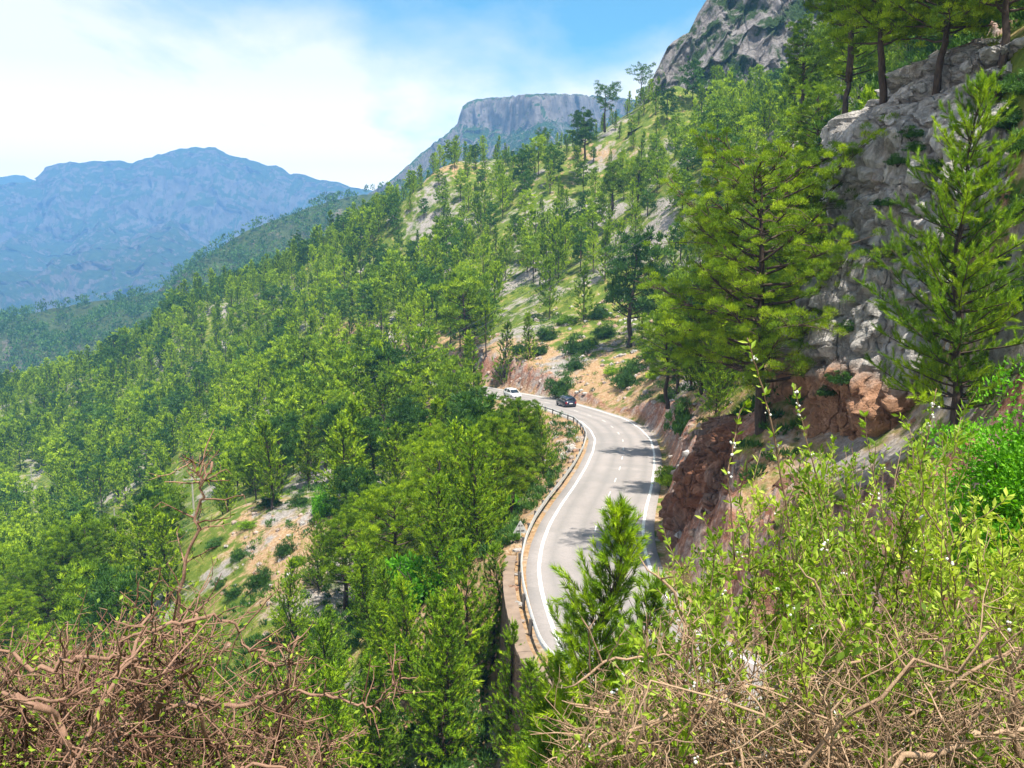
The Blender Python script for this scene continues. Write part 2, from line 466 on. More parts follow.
tag(link('ground', me), kind='structure')
print('terrain', time.time() - T0)

# ------------------------------------------------------------------ road
def strip(offs_l, offs_r, z, i0=0, i1=None, P=CL):
    sl = slice(i0, i1)
    a = np.c_[(P + RN * offs_l)[sl], np.full(len(P[sl]), z)]
    b = np.c_[(P + RN * offs_r)[sl], np.full(len(P[sl]), z)]
    return a, b
m, N, L = mat('asphalt')
g = N.new('ShaderNodeNewGeometry'); v = g.outputs['Position']
tr = nd(N, 'ShaderNodeAttribute', attribute_name='track')
n1 = noise(N, L, .25, 5, v); n2 = noise(N, L, 14, 6, v, .8)
c = ramp(N, L, n1, [(.3, (.25, .215, .205)), (.7, (.34, .295, .28))])
c = mixc(N, L, math_(N, L, 'MULTIPLY', tr.outputs['Fac'], .55), c, (.15, .14, .135))
nc_ = noise(N, L, 1.1, 8, v, .7, .4)
c = mixc(N, L, ramp(N, L, nc_, [(.50, (0, 0, 0)), (.52, (.35, .35, .35)), (.54, (0, 0, 0))]), c, (.10, .095, .09))
c = mixc(N, L, ramp(N, L, noise(N, L, .11, 3, v), [(.56, (0, 0, 0)), (.58, (.4, .4, .4))]), c, (.19, .175, .17))
c = mixc(N, L, .3, c, ramp(N, L, n2, [(.3, (.12, .12, .12)), (.7, (.42, .40, .38))]))
M['asphalt'] = finish(m, N, L, c, .85, n2, .25, .01, spec=.25)
offs = np.r_[-3.85, np.linspace(-3.2, 3.2, 25), 3.85]
V = np.stack([np.c_[CL + RN * o, RZ + .05 + .006 * o] for o in offs], 1)
trk = np.exp(-((np.abs(np.abs(offs) - 1.6) - .75) / .3) ** 2)
side = np.stack([np.c_[CL + RN * o, RZ - .15] for o in (-3.95, 3.95)], 1)
V2 = np.concatenate([side[:, :1], V, side[:, 1:]], 1)
trk2 = np.tile(np.r_[0, trk, 0], len(CL))
me = mesh_from('road', V2.reshape(-1, 3), grid_faces(len(CL), V2.shape[1])[:, ::-1], M['asphalt'], {'track': trk2}, True)
tag(link('road', me), kind='structure')
M['paint'] = plain('road_paint', (.62, .61, .58), .7, var=.35, scale=5)
def roadz(o): return .05 + .006 * o + .005
def paint(name, spans):
    V, Q = [], []
    for o, w, i0, i1 in spans:
        k = len(V)
        for i in range(i0, i1):
            for oo in (o - w / 2, o + w / 2):
                p = CL[i] + RN[i] * oo; V.append((p[0], p[1], RZ[i] + roadz(oo)))
        for i in range(i1 - i0 - 1): Q.append((k + 2 * i, k + 2 * i + 1, k + 2 * i + 3, k + 2 * i + 2))
    me = mesh_from(name, V, np.array(Q), M['paint']); return tag(link(name, me), kind='structure')
paint('road_edge_line', [(-3.15, .20, 0, len(CL))])
paint('road_edge_line', [(3.15, .20, 0, len(CL))])
paint('road_centre_line', [(0, .09, i, i + 4) for i in range(3, len(CL) - 6, 10)])

# ------------------------------------------------------------------ far relief, built where it stands
def relief(name, ridge, d_ridge, d_front, z_front, shape, amp, mat_, nu=400, nv=130, cliff=0.0, seed=1, back=600, warm=0.0, rough=None):
    px = np.linspace(ridge[0][0], ridge[-1][0], nu)
    py = np.interp(px, [p[0] for p in ridge], [p[1] for p in ridge])
    dr = np.array([d_ridge(p) for p in px]); df = np.array([d_front(p) for p in px])
    tops = np.array([at(a, b, d) for a, b, d in zip(px, py, dr)])
    t = np.r_[np.linspace(0, 1, nv), 1 + np.linspace(.05, 1, 14)]
    Tm = t[None]
    az_ = (tops[:, 0] / tops[:, 1])[:, None]
    D = np.where(Tm <= 1, df[:, None] + (dr - df)[:, None] * Tm, dr[:, None] + back * (Tm - 1))
    X = az_ * D; Y = D
    sh = shape(np.clip(Tm, 0, 1))
    zf = z_front if np.isscalar(z_front) else np.array([z_front(p) for p in px])[:, None]
    Z = zf + (tops[:, 2][:, None] - zf) * sh
    env = np.minimum(1, np.abs(1 - Tm) * 6) * np.where(Tm > 1, 1, np.minimum(1, Tm * 5 + .2))
    sc = amp[1]
    rid = 1 - np.abs(fbm(X / sc, Y / sc * .6, 0, 5, seed)) * 2
    gul = 1 - np.abs(vn(X / (sc * .55), Y / (sc * 2.6), 0, seed + 9)) * 2
    Z = Z + env * amp[0] * (rid * .7 + gul * .5 - .5) + (1 - env) * fbm(X / (sc * .12), Y / (sc * .12), 0, 3, seed + 3) * amp[0] * .06
    if rough:
        cl_, am_ = rough
        zz_ = Z / (cl_ * 1.8)
        wx_ = X / cl_ + .5 * fbm(X / cl_, Y / cl_, zz_, 3, seed + 40)
        f1_, f2_, fv_ = voro(wx_, Y / cl_, zz_, seed + 41)
        Y = Y + am_ * ((fv_ - .5) * 1.4 + .8 * sstep(0, .3, f2_ - f1_) + .9 * fbm(X / cl_ * 2.2, Y / cl_ * 2.2, zz_ * 1.5, 4, seed + 42)) * np.minimum(1, Tm * 4) * (Tm <= 1)
        Z = Z + am_ * .25 * fbm(X / cl_ * 1.7, Y / cl_ * 1.7, 0, 3, seed + 43) * (Tm <= 1) * np.minimum(1, np.abs(1 - Tm) * 12)
    Z = Z - np.maximum(0, Tm - 1) * back * .6
    V = np.stack([X, Y, Z], -1).reshape(-1, 3)
    me = mesh_from(name, V, grid_faces(nu, len(t)), mat_, {'warm': np.full(len(V), warm)}, True)
    tag(link(name, me), kind='structure')
    return X, Y, Z

def mountain_mat(name, rock, wood, wood2, scale, bias=0.0):
    m, N, L = mat(name)
    g = N.new('ShaderNodeNewGeometry'); v = g.outputs['Position']
    sx = nd(N, 'ShaderNodeSeparateXYZ'); L.new(g.outputs['True Normal'], sx.inputs[0])
    n1 = noise(N, L, .006 * scale, 7, v, .65, .5); n2 = noise(N, L, .05 * scale, 6, v, .75)
    n3 = noise(N, L, .02 * scale, 6, v, .7)
    w = ramp(N, L, n2, [(.35, wood), (.65, wood2)])
    r = ramp(N, L, n3, [(.3, tuple(q * .55 for q in rock)), (.7, tuple(q * 1.2 for q in rock))])
    f = math_(N, L, 'ADD', math_(N, L, 'MULTIPLY', math_(N, L, 'SUBTRACT', .80, sx.outputs['Z']), 1.6), n1)
    f = math_(N, L, 'ADD', f, math_(N, L, 'MULTIPLY', math_(N, L, 'SUBTRACT', n3, .5), .9))
    c = mixc(N, L, ramp(N, L, f, [(min(.9, .60 + bias), (0, 0, 0)), (min(1, .78 + bias), (1, 1, 1))]), w, r)
    return finish(m, N, L, c, .95, math_(N, L, 'ADD', n2, n3), 1.0, 9 / scale, spec=.05)
M['mtn'] = mountain_mat('far_mountain', (.13, .11, .10), (.018, .034, .015), (.05, .075, .03), 1.0, .07)
M['mesa'] = mountain_mat('mesa_rock', (.22, .19, .18), (.022, .05, .018), (.055, .09, .03), 2.2, .30)
M['ridge'] = mountain_mat('ridge_ground', (.16, .14, .11), (.03, .055, .02), (.08, .10, .035), 4.0)

mt = [(-260, 215), (-160, 200), (-60, 192), (29, 181), (39, 177), (47, 168), (58, 164), (70, 162.5), (95, 162), (117, 160.5), (129, 163), (150, 157), (172, 150), (195, 148), (215, 146.5),
      (219, 150), (226, 153), (250, 160), (260, 162), (266, 164.5), (275, 164), (283, 169), (289, 172.5), (300, 174), (320, 179), (348, 186), (400, 194), (470, 205), (560, 215)]
RX = relief('mountain', mt, lambda p: 3800, lambda p: 1600, -260, lambda t: .62 * t + .38 * sstep(.80, .995, t) , (95, 420), M['mtn'], 620, 220, seed=21, back=500, rough=(95, 17))
mt2 = [(-260, 190), (-100, 182), (-30, 179), (5, 176.5), (15, 175), (24, 175.5), (32, 180), (60, 186), (120, 200)]
relief('mountain', mt2, lambda p: 4700, lambda p: 4000, 60, lambda t: t, (40, 400), M['mtn'], 120, 40, seed=31, back=300)
ms = [(330, 215), (360, 198), (385, 184), (392, 179), (411, 162), (425, 150), (442, 137), (452, 129), (457.5, 124), (459, 117), (462.5, 106), (466, 103), (474, 99.5), (490, 97.5), (511, 95.5),
      (535, 93.5), (555, 92.5), (580, 94), (591, 95), (620, 97), (660, 104), (720, 118)]
def mesa_shape(t): return .88 * t + .12 * sstep(.94, .985, t)
MX = relief('mesa', ms, lambda p: 1750 + 120 * math.sin(p / 23), lambda p: 1150, -60, mesa_shape, (24, 110), M['mesa'], 460, 280, seed=41, back=500, rough=(55, 9))
# pale wooded ridge between the mountain and the near hillside
rd = [(-200, 345), (-90, 330), (0, 318), (40, 311), (98, 301), (130, 297), (156, 292), (187, 266), (210, 253), (242, 233), (281, 218), (310, 207), (344, 198), (400, 189), (460, 186), (540, 190)]
def ridge_dr(p): return float(np.interp(p, [-200, 0, 156, 187, 344, 540], [900, 930, 930, 900, 980, 980]))
def ridge_front(p): return 560
RGX = relief('ridge', rd, ridge_dr, ridge_front, lambda p: float(np.interp(p, [-200, 0, 200, 540], [-165, -150, -90, -40])), lambda t: t, (16, 90), M['ridge'], 420, 120, seed=51, back=300)
# land under everything, out to the horizon
me = mesh_from('valley_floor', [(-4800, -900, -330), (4800, -900, -330), (4800, 5150, -330), (-4800, 5150, -330)], np.array([[0, 1, 2, 3]]), M['ridge'])
tag(link('valley_floor', me), kind='structure')
print('relief', time.time() - T0)

# ------------------------------------------------------------------ rock faces
def loft_rock(name, plan, zs, xs, mat_, nu=200, nv=220, amp=.8, cell=1.8, warm=None, seed=1, lean=None, kind='structure'):
    """a rock face lofted upwards from a plan curve; xs(z) shifts it sideways"""
    pl = resample(np.array(plan, float), .12)
    kk = np.ones(9) / 9
    pp = np.vstack([np.repeat(pl[:1], 4, 0), pl, np.repeat(pl[-1:], 4, 0)])
    pl = np.stack([np.convolve(pp[:, i], kk, 'valid') for i in (0, 1)], 1)
    ii = np.linspace(0, len(pl) - 1, nu); pl = np.stack([np.interp(ii, np.arange(len(pl)), pl[:, i]) for i in (0, 1)], 1)
    t = np.gradient(pl, axis=0); t /= np.linalg.norm(t, axis=1)[:, None]
    nrm = np.stack([t[:, 1], -t[:, 0]], 1)
    z = np.linspace(zs[0], zs[-1], nv)
    off = np.interp(z, zs, xs)
    P = pl[:, None, :] - nrm[:, None, :] * off[None, :, None]
    X, Y = P[..., 0], P[..., 1]; Z = np.broadcast_to(z[None], X.shape).copy()
    wx = X + .8 * fbm(X / 3, Y / 3, Z / 3, 3, seed); wz = Z + .8 * fbm(X / 3, Y / 3, Z / 3, 3, seed + 5)
    f1, f2, fv = voro(wx / cell, Y / cell, wz / (cell * 1.7) + wx * .12, seed)
    g1, g2, gv = voro(wx / (cell * .4), Y / (cell * .4), wz / (cell * .8), seed + 20)
    d = amp * ((fv - .5) * 1.3 + .9 * sstep(0, .25, f2 - f1) - .6) + amp * .58 * ((gv - .5) + .8 * sstep(0, .22, g2 - g1)) + .5 * amp * fbm(X / 1.1, Y / 1.1, Z / 1.6, 5, seed + 2) + amp * 1.0 * fbm(X / 6, Y / 6, Z / 6, 2, seed + 4)
    X = X + nrm[:, None, 0] * d; Y = Y + nrm[:, None, 1] * d
    Z = Z + .35 * amp * fbm(X / 1.5, Y / 1.5, Z / 1.5, 3, seed + 8)
    V = np.stack([X, Y, Z], -1).reshape(-1, 3)
    wv = warm(X, Y, Z).ravel() if warm else np.zeros(len(V))
    me = mesh_from(name, V, grid_faces(nu, nv), mat_, {'warm': wv}, False)
    SURF[name] = V
    return tag(link(name, me), kind=kind)
SURF = {}
def surf_at(name, px, py):
    V = SURF[name]; a, b = proj(V[:, 0], V[:, 1], V[:, 2]); k = np.where((np.abs(a - px) < 5) & (np.abs(b - py) < 5))[0]
    return V[k[np.argmin(V[k, 1])]] if len(k) else None

CZ = [2.0, 9.3, 11.3, 13.4, 15.9, 18, 19, 21, 24.1, 25.6, 27.2, 28.2, 28.8]
CX = [-.4, -.2, -.6, -.4, .1, .7, 1.3, 1.0, 1.4, 2.3, 3.9, 6.5, 10.5]
# offsets push the face inward (positive) from a plan drawn at x = 16 on its left side
loft_rock('limestone_cliff', [(34, 30.5), (27, 32.5), (21.5, 36), (17.6, 40.5), (16.0, 45.5), (16.8, 51), (20, 57), (26, 61)][::-1], CZ, CX, M['grey_rock'], 340, 300, .85, 2.2,
          warm=lambda X, Y, Z: sstep(14.5, 10.5, Z) + .35 * sstep(27, 29, Z), seed=3)
loft_rock('roadside_rock_face', [(20, 60.5), (14.0, 58.5), (10.6, 55.5), (9.75, 52), (10.2, 48.5), (12, 44.5), (14, 38), (19, 31)][::-1][::-1], [-.4, 2, 5, 7, 8.0, 8.8, 9.2], [0, .25, .9, 1.5, 2.3, 4.2, 8], M['red_rock'],
          260, 150, .75, 1.5, warm=lambda X, Y, Z: np.full(X.shape, .55), seed=13)
def crag_bot(p): return at(p, float(np.interp(p, [630, 655, 700, 760, 830, 960], [128, 112, 108, 112, 100, 70])), 292)[2]
relief('crag', [(628, 118), (641, 100), (650, 84), (656, 72), (663, 58), (668, 46), (676, 38), (690, 31), (698, 16), (704, 4), (715, -14), (740, -40), (800, -90), (960, -190)],
       lambda p: 335, lambda p: 296, crag_bot, lambda t: .15 * t + .85 * t ** 1.15, (6, 26), M['crag'], 420, 260, seed=61, back=60, rough=(8.5, 2.3))

def rock_body(name, c, rad, mat_, seed, amp=.25, cell=.8, warm=.3, nu=48, nv=32, rz=0.0, kind=None):
    u = np.linspace(0, 2 * np.pi, nu, endpoint=False)[:, None]; v = np.linspace(-1.5, 1.5, nv)[None]
    X, Y, Z = np.cos(v) * np.cos(u), np.cos(v) * np.sin(u), np.sin(v) * np.ones_like(u)
    s = np.array(rad); x, y, z = X * s[0], Y * s[1], Z * s[2]
    f1, f2, fv = voro(x / cell + seed, y / cell, z / cell, seed)
    k = 1 + amp * ((fv - .5) * 1.6 + fbm(x / cell + seed, y / cell, z / cell, 4, seed))
    V = np.stack([x * k, y * k, z * k], -1).reshape(-1, 3)
    me = mesh_from(name, V, grid_faces(nu, nv, True), mat_, {'warm': np.full(len(V), warm)}, False)
    o = link(name, me, loc=c); o.rotation_euler = (0, 0, rz); return o
#p = at(650, 128, 262); tag(rock_body('rock_rib', p, (1.3, 5, 9), M['crag'], 5, .3, 4, 0, 60, 60, .5), kind='structure').rotation_euler = (.1, .55, .3)
print('rocks', time.time() - T0)

# ------------------------------------------------------------------ foliage shapes
def unit(v): return v / (np.linalg.norm(v, axis=-1, keepdims=True) + 1e-9)
def blades(C, D_, Ls, Ws, rng, tint, out=None):
    n = len(C); s = unit(np.cross(D_, (rng.normal(size=(n, 3)) * .45 + out) if out is not None else rng.normal(size=(n, 3))))
    Ls = np.broadcast_to(Ls, (n,))[:, None]; Ws = np.broadcast_to(Ws, (n,))[:, None]
    V = np.stack([C - s * Ws / 2, C + s * Ws / 2, C + D_ * Ls], 1).reshape(-1, 3)
    return V, np.arange(3 * n).reshape(-1, 3), np.repeat(tint, 3)
def leaves(C, D_, Ls, Ws, rng, tint):
    """small folded oval leaves: two triangles either side of a midrib"""
    n = len(C); s = unit(np.cross(D_, rng.normal(size=(n, 3)))); nn = np.cross(D_, s)
    Ls = np.broadcast_to(Ls, (n,))[:, None]; Ws = np.broadcast_to(Ws, (n,))[:, None]
    mid = C + D_ * Ls * .55
    V = np.stack([C, mid + s * Ws / 2 + nn * Ws * .15, C + D_ * Ls, mid - s * Ws / 2 + nn * Ws * .15], 1).reshape(-1, 3)
    k = np.arange(n)[:, None] * 4
    T = np.concatenate([k + [0, 1, 2], k + [0, 2, 3]])
    return V, T, np.repeat(tint, 4)

def clump_blades(rng, cs, rs, nper, L_, W_, flat=.8, up=.75, tints=None, spread=.45):
    nC = len(cs); n = nC * nper
    ci = np.repeat(np.arange(nC), nper)
    o = unit(rng.normal(size=(n, 3))); o[:, 2] = np.where(o[:, 2] < -.35, -o[:, 2], o[:, 2])
    rad = rng.uniform(.35, 1.0, n)[:, None] ** .6
    pos = cs[ci] + o * rad * rs[ci][:, None] * np.array([1, 1, flat])
    d = unit(o * .75 + np.array([0, 0, up]) + rng.normal(size=(n, 3)) * spread)
    t = (tints if tints is not None else rng.uniform(.25, .75, nC))[ci] + rng.normal(size=n) * .07
    return blades(pos, d, L_ * rng.uniform(.65, 1.25, n), W_ * rng.uniform(.7, 1.2, n), rng, np.clip(t, 0, 1), o)

def make_pine(seed, H, Rm, h0, style, nper, L_, W_, nclump=1.0, fine=False, trunk_r=None, lean=(0, 0), lsd=0.0, rsc=1.0):
    rng = np.random.default_rng(seed)
    tr = trunk_r or H * .020 + .03
    m = 14
    t = np.linspace(0, 1, m)
    wob = np.stack([np.cumsum(rng.normal(0, .085, m)), np.cumsum(rng.normal(0, .085, m))], 1) * H / 12
    P = np.c_[wob[:, 0] + lean[0] * t ** 1.3 * H, wob[:, 1] + lean[1] * t ** 1.3 * H, t * H * .96]
    P[:, :2] -= P[0, :2]
    tm = MB(); tm.tube(np.vstack([[P[0] - [0, 0, .8]], P]), np.r_[tr * 1.35, tr * (1.12 - t * 1.0) + .012], 8 if fine else 5, a=.0)
    def prof(h):   # h 0..1 inside the crown
        if style == 'cone': return (1 - h) ** .8 * .92 + .1 + .0 * h
        if style == 'flat': return .35 + .9 * math.sin(min(1, h * 1.15) * 2.2) ** 1.0 if h < .95 else .5
        if style == 'column': return .55 + .45 * math.sin((1 - h) * 2.4)
        return (.55 + .6 * math.sin((h * .8 + .12) * math.pi)) * (1 - .35 * h)
    nl = int((26 if style != 'flat' else 16) * nclump)
    cs, rs = [], []
    a = rng.uniform(0, 6.28)
    lob = rng.uniform(0, 6.28, 3)
    for i in range(nl):
        h = (i + rng.uniform(0, .9)) / nl; z = H * (h0 + (1 - h0) * h * .97)
        a += 2.4 + rng.normal(0, .35)
        asym = 1 + .22 * math.sin(a + lob[0]) + .15 * math.sin(2 * a + lob[1])
        ln = Rm * prof(h) * rng.uniform(.72, 1.12) * asym
        tz = min(.97, z / (H * .96)); b = np.array([np.interp(tz, t, P[:, q]) for q in range(3)])
        rise = {'cone': .45, 'flat': .30, 'column': 1.0}.get(style, .38) + rng.normal(0, .14) + h * .35
        dirn = np.array([math.cos(a), math.sin(a), 0.0])
        q = np.linspace(0, 1, 6)[:, None]
        curve = b + dirn * ln * q + np.array([0, 0, 1]) * ln * rise * (q ** 1.3) * .8 + np.cumsum(rng.normal(0, .03, (6, 3)), 0) * ln * .5
        if style == 'flat' or fine or h < .75:
            tm.tube(curve, np.linspace(tr * (.42 - .25 * h), tr * .08, 6), 5 if fine else 3, a=.15, cap=False)
        k = max(2, int(ln / (.75 if not fine else .55) * 1.5 / rsc ** .7))
        for j in range(k):
            u = .38 + .62 * (j + rng.uniform(0, 1)) / k
            cpt = np.array([np.interp(u, q[:, 0], curve[:, w_]) for w_ in range(3)])
            side = np.array([-dirn[1], dirn[0], 0]) * rng.normal(0, .26) * ln * (1.15 - .4 * u)
            c = cpt + side + np.array([0, 0, rng.normal(.12, .30)])
            cs.append(c); rs.append(rng.uniform(.5, .95) * (.42 + .055 * H) * (.8 if style == 'cone' else 1) * (1 - .35 * h if style != 'flat' else .9) * rsc)
            if fine: tm.tube(np.array([cpt - (cpt - b) * .12, (cpt + c) / 2 + [0, 0, .03], c]), [tr * .1, tr * .07, tr * .03], 3, a=.3, cap=False)
    for j in range(3):
        cs.append(P[-1] + [rng.normal(0, .12), rng.normal(0, .12), .03 * H * j - .02 * H]); rs.append((.4 + .03 * H) * (1 - .22 * j) * rsc)
    cs = np.array(cs); rs = np.array(rs)
    tints = np.clip(rng.normal(.46, .2, len(cs)) + lsd, .05, .98)
    V, T, A = clump_blades(rng, cs, rs, nper, L_, W_, tints=tints, up={'column': 1.5, 'cone': 1.0}.get(style, .8))
    return tm, (V, T, A)


def make_young(seed, H, Rm, h0, nwh, nbr, shoot_gap, shoot_len, nneed, nl_, nw_, lsd=0.0, trunk_r=.09, power=.8, rise=.75, jit=(.65, 1.15)):
    """a young pine: whorls of rising branches, each set with upright needle brushes"""
    rng = np.random.default_rng(seed); tm = MB(); m = 12; t = np.linspace(0, 1, m)
    w_ = np.cumsum(rng.normal(0, .012, (m, 2)), 0) * H; w_ -= w_[0]
    P = np.c_[w_, t * H]; tm.tube(np.vstack([[P[0] - [0, 0, .8]], P]), np.r_[trunk_r * 1.3, trunk_r * (1.1 - 1.05 * t) + .006], 7)
    S0, S1, TT = [], [], []
    for k in range(nwh):
        h = (k + rng.uniform(0, .6)) / nwh; z = H * (h0 + (1 - h0) * h); tz = z / H
        b0 = np.array([np.interp(tz, t, P[:, q]) for q in range(3)]); a0 = rng.uniform(0, 6.28)
        for j in range(nbr):
            a = a0 + 6.283 * j / nbr + rng.normal(0, .25); prof = ((1 - h) ** power * .93 + .07) * (.62 + .38 * min(1, (h + .1) / .3))
            ln = Rm * prof * rng.uniform(*jit); d = np.array([math.cos(a), math.sin(a), 0]); rs_ = rise + rng.normal(0, .15) + h * .5
            q = np.linspace(0, 1, 6)[:, None]
            c = b0 + d * ln * q + np.array([0, 0, 1]) * ln * rs_ * q ** 1.4 + np.cumsum(rng.normal(0, .03, (6, 3)), 0) * ln * .4
            tm.tube(c, np.linspace(trunk_r * .30 * (1 - .6 * h), trunk_r * .06, 6), 3, a=.2, cap=False)
            tint = np.clip(rng.normal(.47, .22) + lsd, 0, 1); ns = max(2, int(ln / shoot_gap))
            for s in range(ns):
                u = .22 + .78 * (s + rng.uniform(0, 1)) / ns
                c0 = np.array([np.interp(u, q[:, 0], c[:, w]) for w in range(3)])
                v = unit(d * .55 + np.array([0, 0, .75 + .3 * h]) + rng.normal(0, .42, 3)); L_ = shoot_len * rng.uniform(.55, 1.2) * (1 - .35 * h)
                S0.append(c0); S1.append(c0 + v * L_); TT.append(tint + rng.normal(0, .08))
    for s in range(10):
        z = H * rng.uniform(.93, 1.0); c0 = np.array([np.interp(z / H, t, P[:, q]) for q in range(3)]); v = unit(np.array([rng.normal(0, .25), rng.normal(0, .25), 1])); S0.append(c0); S1.append(c0 + v * shoot_len * .9); TT.append(.6 + lsd)
    S0, S1, TT = np.array(S0), np.array(S1), np.array(TT); n = len(S0) * nneed; i = np.repeat(np.arange(len(S0)), nneed)
    ax = unit(S1 - S0)[i]; f_ = rng.uniform(0, 1, n)[:, None]; c = S0[i] + (S1 - S0)[i] * f_
    sd = unit(np.cross(ax, rng.normal(size=(n, 3)))); d = unit(ax * .95 + sd * .75 * (1.1 - .5 * f_))
    V, T, A = blades(c, d, nl_ * rng.uniform(.7, 1.2, n), nw_, rng, np.clip(TT[i] + rng.normal(0, .07, n), 0, 1), sd)
    return tm, (V, T, A)

def crown_mesh(name, g, m): return mesh_from(name, g[0], g[1], m, {'tint': g[2]})
def trunk_mesh(name, tm, m):
    return mesh_from(name, np.vstack(tm.V), [np.vstack(tm.Q)] + ([np.vstack(tm.T)] if tm.T else []), m, {'tint': np.concatenate(tm.A)}, True)

# prototypes: name -> list of (trunk mesh, crown mesh, height)
PR = {}
def proto(key, n, H, Rm, h0, style, nper, L_, W_, matk, **kw):
    PR[key] = []
    for i in range(n):
        tm, g = make_pine(hash_(key) + i * 17, H, Rm * (1 + .12 * ((i * 7) % 3 - 1)), h0, style, nper, L_, W_, **kw)
        PR[key].append((trunk_mesh('trunk', tm, M['bark']), crown_mesh('crown', g, M[matk]), H, (tm, g)))
def hash_(s): return sum(ord(c) * (i + 3) for i, c in enumerate(s))
proto('near_cone_old', 0, 8, 2.0, .08, 'cone', 150, .28, .045, 'young', nclump=1.7, lsd=.06, rsc=.66)
proto('near_mature', 3, 11, 3.5, .28, 'mature', 90, .24, .05, 'pine', nclump=1.8, rsc=.48)
proto('mid_cone_old', 0, 9, 2.2, .12, 'cone', 44, .42, .11, 'pine', nclump=1.3, lsd=.04, rsc=.75)
proto('mid_mature', 5, 10, 3.1, .32, 'mature', 40, .44, .12, 'pine', nclump=1.25, rsc=.72)
proto('mid_dark', 3, 10, 3.0, .30, 'mature', 40, .44, .12, 'pine_dark', nclump=1.25, rsc=.72)
proto('far_cone_old', 0, 9.5, 2.3, .12, 'cone', 24, .62, .32, 'pine', nclump=.85, rsc=.85)
proto('far_mature', 5, 10, 3.0, .26, 'mature', 16, .55, .24, 'pine', nclump=1.0, rsc=.62)
proto('far_dark', 3, 10, 2.9, .26, 'mature', 16, .55, .24, 'pine_dark', nclump=1.0, rsc=.62)
proto('sky_flat', 2, 11, 4.0, .42, 'flat', 30, .55, .14, 'pine_dark', nclump=1.1)
PR['near_cone'] = []
for i in range(5):
    tm, g = make_young(300 + i, 8, [1.9, 1.6, 2.2, 1.8, 2.4][i], .05, 24, 7, .22, .50, 26, .19, .040, lsd=.0, power=[.8, .6, .9, .7, 1.0][i])
    PR['near_cone'].append((trunk_mesh('trunk', tm, M['bark']), crown_mesh('crown', g, M['young']), 8, (tm, g)))
for lod, H_, nw, nb, gap, sl, nn_, nl2, nw2 in (('mid', 9, 16, 6, .36, .80, 16, .30, .11), ('far', 9.5, 12, 6, .55, 1.0, 16, .42, .155)):
    PR[lod + '_cone'] = []
    for i in range(6):
        tm, g = make_young(400 + i * 3 + len(lod), H_, [1.9, 2.2, 1.7, 2.4, 2.0, 2.6][i], [.06, .12, .04, .16, .08, .22][i], nw, nb, gap, sl, nn_, nl2, nw2, lsd=[0, .05, -.06, .03, -.03, .08][i], power=[.8, .62, .95, .55, .85, .7][i], trunk_r=.13, rise=.6)
        PR[lod + '_cone'].append((trunk_mesh('trunk', tm, M['bark']), crown_mesh('crown', g, M['pine']), H_, (tm, g)))
    print(lod, 'tris', len(g[1]))
print('protos', time.time() - T0)

PINES = []
def put_pine(key, i, x, y, H, rz, name='pine_tree', z=None, sq=1.0):
    tmh, cr, h0_, _ = PR[key][i % len(PR[key])]
    z = float(height(np.array([x]), np.array([y]))[0]) if z is None else z
    e = empty(name, (x, y, z - .15), rz); s = H / h0_; e.scale = (s * sq, s * sq, s)
    link('trunk', tmh, e); link('crown', cr, e)
    return e

def inpoly(px, py, poly):
    c = False; n = len(poly)
    for i in range(n):
        x1, y1 = poly[i]; x2, y2 = poly[(i + 1) % n]
        if (y1 > py) != (y2 > py) and px < (x2 - x1) * (py - y1) / (y2 - y1) + x1: c = not c
    return c
KEEP = [[(508, 392), (522, 392), (556, 396), (640, 416), (662, 440), (656, 560), (610, 620), (575, 700), (556, 700), (527, 690), (519, 600), (508, 560), (520, 545), (532, 545), (556, 470), (548, 425)], [(494, 382), (530, 382), (530, 410), (494, 410)], [(512, 508), (534, 508), (534, 560), (512, 560)], [(395, 525), (460, 525), (460, 585), (395, 585)],
        [(180, 585), (235, 515), (322, 488), (340, 500), (338, 600), (300, 615), (270, 650), (215, 640)], [(176, 462), (208, 462), (206, 508), (180, 508)], [(100, 503), (132, 503), (130, 530), (104, 530)], [(18, 462), (48, 462), (46, 486), (22, 486)],
        [(500, 375), (560, 355), (600, 345), (660, 385), (650, 410), (600, 405), (530, 398), (490, 385)]]
def spacing(px, py, D):
    if 490 < px < 670 and 285 < py < 400 and D > 88: return 15 if py < 345 else 99
    if inpoly(px, py, [(200, 500), (335, 488), (350, 560), (340, 640), (290, 690), (200, 640), (180, 560)]) and D < 125: return 13
    if abs(py - np.interp(px, [0, 35, 116, 190, 260], [420, 485, 535, 512, 500])) < 9 and D > 125 and px < 250: return 99
    if D < 125 and 100 < px < 330 and py < 640: return 6.5
    if 395 < px < 700 and py < 262 and D > 150: return 6.3
    if D > 150 and px < 420: return 5.1
    if D < 75 and px < 530: return 2.9
    if px > 660: return 4.4
    return 4.8
def crown_pts(x, y, z, H, W_):
    P = np.array([(x, y, z + H), (x - W_ * .8, y, z + H * .6), (x + W_ * .8, y, z + H * .6), (x, y, z + H * .5), (x - W_ * .4, y, z + H * .85), (x + W_ * .4, y, z + H * .85), (x + W_ * .6, y, z + H * .3), (x - W_ * .6, y, z + H * .3)])
    return proj(P[:, 0], P[:, 1], P[:, 2])
